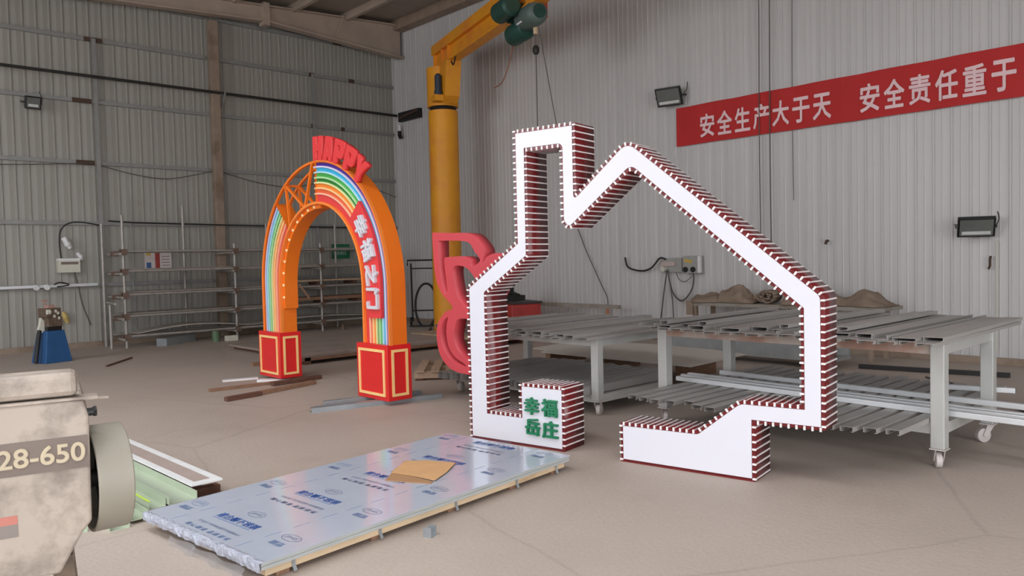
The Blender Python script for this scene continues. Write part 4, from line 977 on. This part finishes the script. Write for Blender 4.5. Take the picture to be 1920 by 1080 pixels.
t = thing('lower_conduit', 'pale conduit with two white lamp holders along the left wall', 'conduit', (0, YL-.095, 1.20))
MB().bar((XF+.3, 0, -.05), (4.25, 0, .0), .04, .05).build('pipe', tube_m, t)
for x in (3.21, 3.38): MB().tube([(x, -.02, -.01), (x, -.06, -.02), (x, -.10, -.03)], [.03, .055, .045], 14).build('lamp_holder', pale_white, t, smooth=True)
MB().tube(catmull([(3.5, -.03, .02), (3.6, -.05, .06), (3.75, -.03, .01), (3.55, -.04, -.02)], 5), .012, 6).build('cable_knot', dark_m, t)
for i, (xa, xb, z, sag) in enumerate(((.5, 4.25, 3.50, .10), (4.4, 6.55, 3.48, .18), (6.8, 9.5, 3.48, .22), (9.6, 11.2, 3.1, -.2))):
    tag(MB().tube(catmull([(xa, YL-.09, z), (xa+(xb-xa)*.3, YL-.09, z-sag*.8), (xa+(xb-xa)*.6, YL-.09, z-sag), (xb, YL-.09, z+.02)], 6), .009, 5).build('sagging_wire', rope_grey),
        ['thin wire sagging below the girt, leftmost on the left wall', 'thin wire sagging just left of the brown column', 'thin wire sagging right of the brown column behind the arch', 'thin wire rising to the wall corner behind the arch'][i], 'cable')
tag(MB().tube([(4.45, YL-.235, 2.41), (4.9, YL-.235, 2.385), (6.8, YL-.235, 2.36), (11.1, YL-.235, 2.33)], .014, 6).build('black_hose', dark_m), 'black hose stretched along the left wall above the rack', 'hose')
tag(MB().tube([(4.1, YL-.04, .70), (4.13, YL-.06, .6), (4.17, YL-.04, .5)], [.04, .05, .04], 8).build('yellow_glove', M('dull_yellow', (196, 172, 106), .7)), 'small dull yellow glove hanging on the left wall right of the blue machine', 'glove')
bpy.data.objects['yellow_glove'].location = (-.45, 0, 0)

# ------------------------------------------------------------------ hand cart with hoop in the wall corner
t = thing('hand_cart', 'thin dark tubular hand cart leaning in the corner between arch and crane', 'cart', (10.62, 14.5, 0), math.radians(-42))
b = MB()
for x in (-.26, .26): b.tube([(x, .12, .1), (x, 0, 1.45)], .02, 8)
b.tube([(-.34, 0, 1.40), (-.34, 0, 1.52), (.34, 0, 1.52), (.34, 0, 1.42)], .02, 8); b.tube([(-.26, .01, 1.33), (.26, .01, 1.33)], .014, 8); b.tube([(-.26, .1, .35), (.26, .1, .35)], .016, 8)
b.build('frame', dark_m, t, smooth=True)
MB().tube([Vector((.08+.33*math.cos(a*2*PI/28)*.75, -.12+.1*math.sin(a*2*PI/28), .48+.50*math.sin(a*2*PI/28))) for a in range(28)], .028, 8, closed=True).build('hoop', dark_m, t, smooth=True)
MB().bar((-.3, -.2, .02), (.3, -.2, .02), .2, .02).build('toe_plate', dark_m, t)
for x in (-.3, .3): MB().cyl((x-.02, .12, .1), (x+.02, .12, .1), .10, 16).build('wheel', dark_m, t)

# ------------------------------------------------------------------ blue bench machine by the left wall
t = thing('bench_machine', 'small cutting machine on a blue tapered stand before the left wall', 'machine', (3.0, 14.3, 0), math.radians(18)); t.scale = (.6, .6, .83)
def frustum(a0, b0, a1, b1, z0, z1): return MB().add([(-a0, -b0, z0), (a0, -b0, z0), (a0, b0, z0), (-a0, b0, z0), (-a1, -b1, z1), (a1, -b1, z1), (a1, b1, z1), (-a1, b1, z1)], [(3, 2, 1, 0), (4, 5, 6, 7), (0, 1, 5, 4), (1, 2, 6, 5), (2, 3, 7, 6), (3, 0, 4, 7)])
frustum(.36, .34, .235, .24, 0, .62).build('stand', blue_m, t, bevel=.012)
MB().box(-.19, .19, -.2, .2, .62, .70).build('slide_bed', black_m, t)
MB().box(-.19, .20, -.24, .2, .70, .88).build('housing', brown_m, t, bevel=.01)
MB().box(-.22, .18, -.22, .18, .88, 1.06).build('gear_cover', brown_m, t, bevel=.015)
b = MB(); b.cyl((-.22, -.24, .99), (-.13, -.24, .99), .05, 14); b.build('hand_wheel', offwhite, t, smooth=True)
for (x, z) in ((.02, 1.0), (.08, .96), (-.02, .9), (.1, .86)): MB().cyl((x, -.25, z), (x, -.2, z), .03, 10).build('knob', offwhite, t, smooth=True)
MB().box(-.10, .08, -.1, .1, 1.06, 1.12).build('top_clamp', pinkish, t)
b = MB(); b.bar((-.13, 0, 1.12), (-.13, 0, 1.21), .03, .03); b.bar((-.24, 0, 1.21), (-.02, 0, 1.21), .03, .02); b.build('lever', pinkish, t)
MB().extr([(-.36, .60), (-.19, .58), (-.17, .80), (-.26, .88), (-.30, .74)], (0, -.05, 0), (1, 0, 0), (0, 0, 1), (0, .1, 0)).build('side_guard', offwhite, t)
MB().bar((-.33, -.05, .64), (-.50, -.12, .02), .09, .06).build('belt_leg', dark_m, t)
MB().bar((.23, -.1, .62), (.24, -.1, 1.0), .03, .03).build('guide_post', offwhite, t)

# ------------------------------------------------------------------ foreground machine with drum
dirm = Vector((.213, .977, 0)); em = Vector((.977, -.213, 0)); D = 2.8
MC = thing('sheet_machine', 'dirty cream sheet metal machine with a round drum in the left foreground', 'machine', (dirm.x*D, dirm.y*D, 0), math.atan2(em.y, em.x))   # local x to the right, y away
kz = lambda z: 1.5+(z-1.5)*1.474
b = MB(); b.box(-.62, .044, .01, .15, kz(1.226), kz(1.278)); b.build('top_cap', mach, MC, bevel=.018)
b = MB(); b.extr([(-.60, kz(1.222)), (.058, kz(1.218)), (.072, kz(1.18)), (.068, kz(.953)), (.04, kz(.93)), (-.025, kz(.85)), (-.60, kz(.85))], (0, 0, 0), (1, 0, 0), (0, 0, 1), (0, .5, 0)); b.build('body_panel', mach, MC, bevel=.008)
b = MB(); b.box(-.60, .060, -.005, .02, kz(1.219), kz(1.224)); b.box(.02, .10, .05, .12, kz(1.212), kz(1.219)); b.bar((.06, .06, kz(1.216)), (.13, .09, kz(1.210)), .02, .008); b.build('hinge_lip', mach, MC)
MB().box(-.595, .066, -.0025, .001, kz(1.072), kz(1.142)).build('name_band', mach_band, MC)
me = text_mesh('28-650', .235, .060, .002, 'number_print', mach_txt, .022, axes((-.060, -.0026, kz(1.1085)), (1, 0, 0), (0, 0, 1), (0, -1, 0)), 8); link('number_print', me, MC)
MB().box(-.22, -.132, -.0015, .001, kz(.972), kz(.990)).build('warning_label', warn_red, MC); MB().box(-.22, -.132, -.0015, .001, kz(.945), kz(.972)).build('warning_label', warn_grey, MC)
for (x, yy) in ((-.5, .08), (-.5, .44), (-.02, .10), (-.02, .44)): MB().bar((x, yy, kz(.87)), (x+(.04 if x > -.2 else -.04), yy, 0), .06, .06).build('stand_leg', brown_m, MC)
MB().bar((-.5, .1, .3), (-.02, .1, .3), .04, .04).build('stand_brace', brown_m, MC)
al = math.radians(9); ax_ = Vector((math.cos(al), math.sin(al), 0))
c0 = Vector((.064, .17, kz(1.018))); Rd = .178
b = MB(); b.ringtube(c0, c0+ax_*.108, Rd, Rd-.012, 48); b.add([], [])
b.build('drum_ring', mach_drum, MC, smooth=True, bevel=.004)
b = MB(); b.cyl(c0+ax_*.09, c0+ax_*.104, Rd-.012, 40); b.build('drum_back', mach_drum, MC)
b = MB(); b.cyl(c0-ax_*.06, c0+ax_*.10, .03, 16); b.cyl(c0+ax_*.05, c0+ax_*.08, Rd-.03, 40); b.build('drum_wheel', dark_m, MC, smooth=True)
b = MB(); b.cyl((.062, .03, kz(1.187)), (.090, .035, kz(1.187)), .013, 12); b.cyl((.086, .035, kz(1.187)), (.094, .036, kz(1.187)), .018, 6); b.build('clamp_bolt', black_m, MC)

# ------------------------------------------------------------------ film covered aluminium profiles behind the machine
hz = math.atan2(5.334-6.4, 2.123-1.62)
AV = Vector((math.cos(math.radians(-68)), math.sin(math.radians(-68)), 0))
def al_profile(label, ex, ey, L, w, h, z, edge=True, flat=False):
    # near end at (ex,ey), runs away from the camera
    t = thing('aluminium_profile', label, 'aluminium profile', (ex, ey, z), math.radians(92))
    if flat: MB().box(0, L, -w/2, w/2, 0, h).build('strip', pale_white, t); MB().box(.06, L-.02, -w*.22, w*.30, h, h+.002).build('paper', M('brown_paper', (164, 148, 140), .7), t)
    else:
        MB().extr([(-w/2, 0), (w/2, 0), (w/2, h), (w/2-.004, h), (w/2-.004, .004), (-w/2+.004, .004), (-w/2+.004, h), (-w/2, h)], (0, 0, 0), (0, 1, 0), (0, 0, 1), (L, 0, 0)).build('channel', al_prof, t)
        if edge: MB().box(0, L, w/2-.010, w/2+.0015, h, h+.004).build('film_edge', al_edge, t)
    return t
al_profile('flat white strip topmost right in the aluminium heap', 1.86, 4.90, 1.75, .20, .012, .12, flat=True)
al_profile('wide pale green channel beside the white strip in the aluminium heap', 1.675, 4.80, 1.6, .17, .05, .065, edge=False)
al_profile('middle channel with a lime film edge in the aluminium heap', 1.535, 4.84, 1.5, .10, .05, .05)
al_profile('narrow channel with a lime film edge left in the aluminium heap', 1.425, 4.80, 1.4, .10, .045, .02)
al_profile('lowest lime edged channel at the near left of the aluminium heap', 1.30, 4.76, 1.3, .11, .045, 0)
al_profile('grey green channel half under the drum at the left of the heap', 1.10, 4.86, 1.2, .12, .04, 0, edge=False)
t = thing('profile_rack', 'two dark timber blocks under the aluminium heap', 'timber', (1.62, 5.3, 0), math.radians(2))
for yy in (-.25, .45): MB().box(-.25, .38, yy, yy+.07, 0, .048).build('block', wood_dark, t)
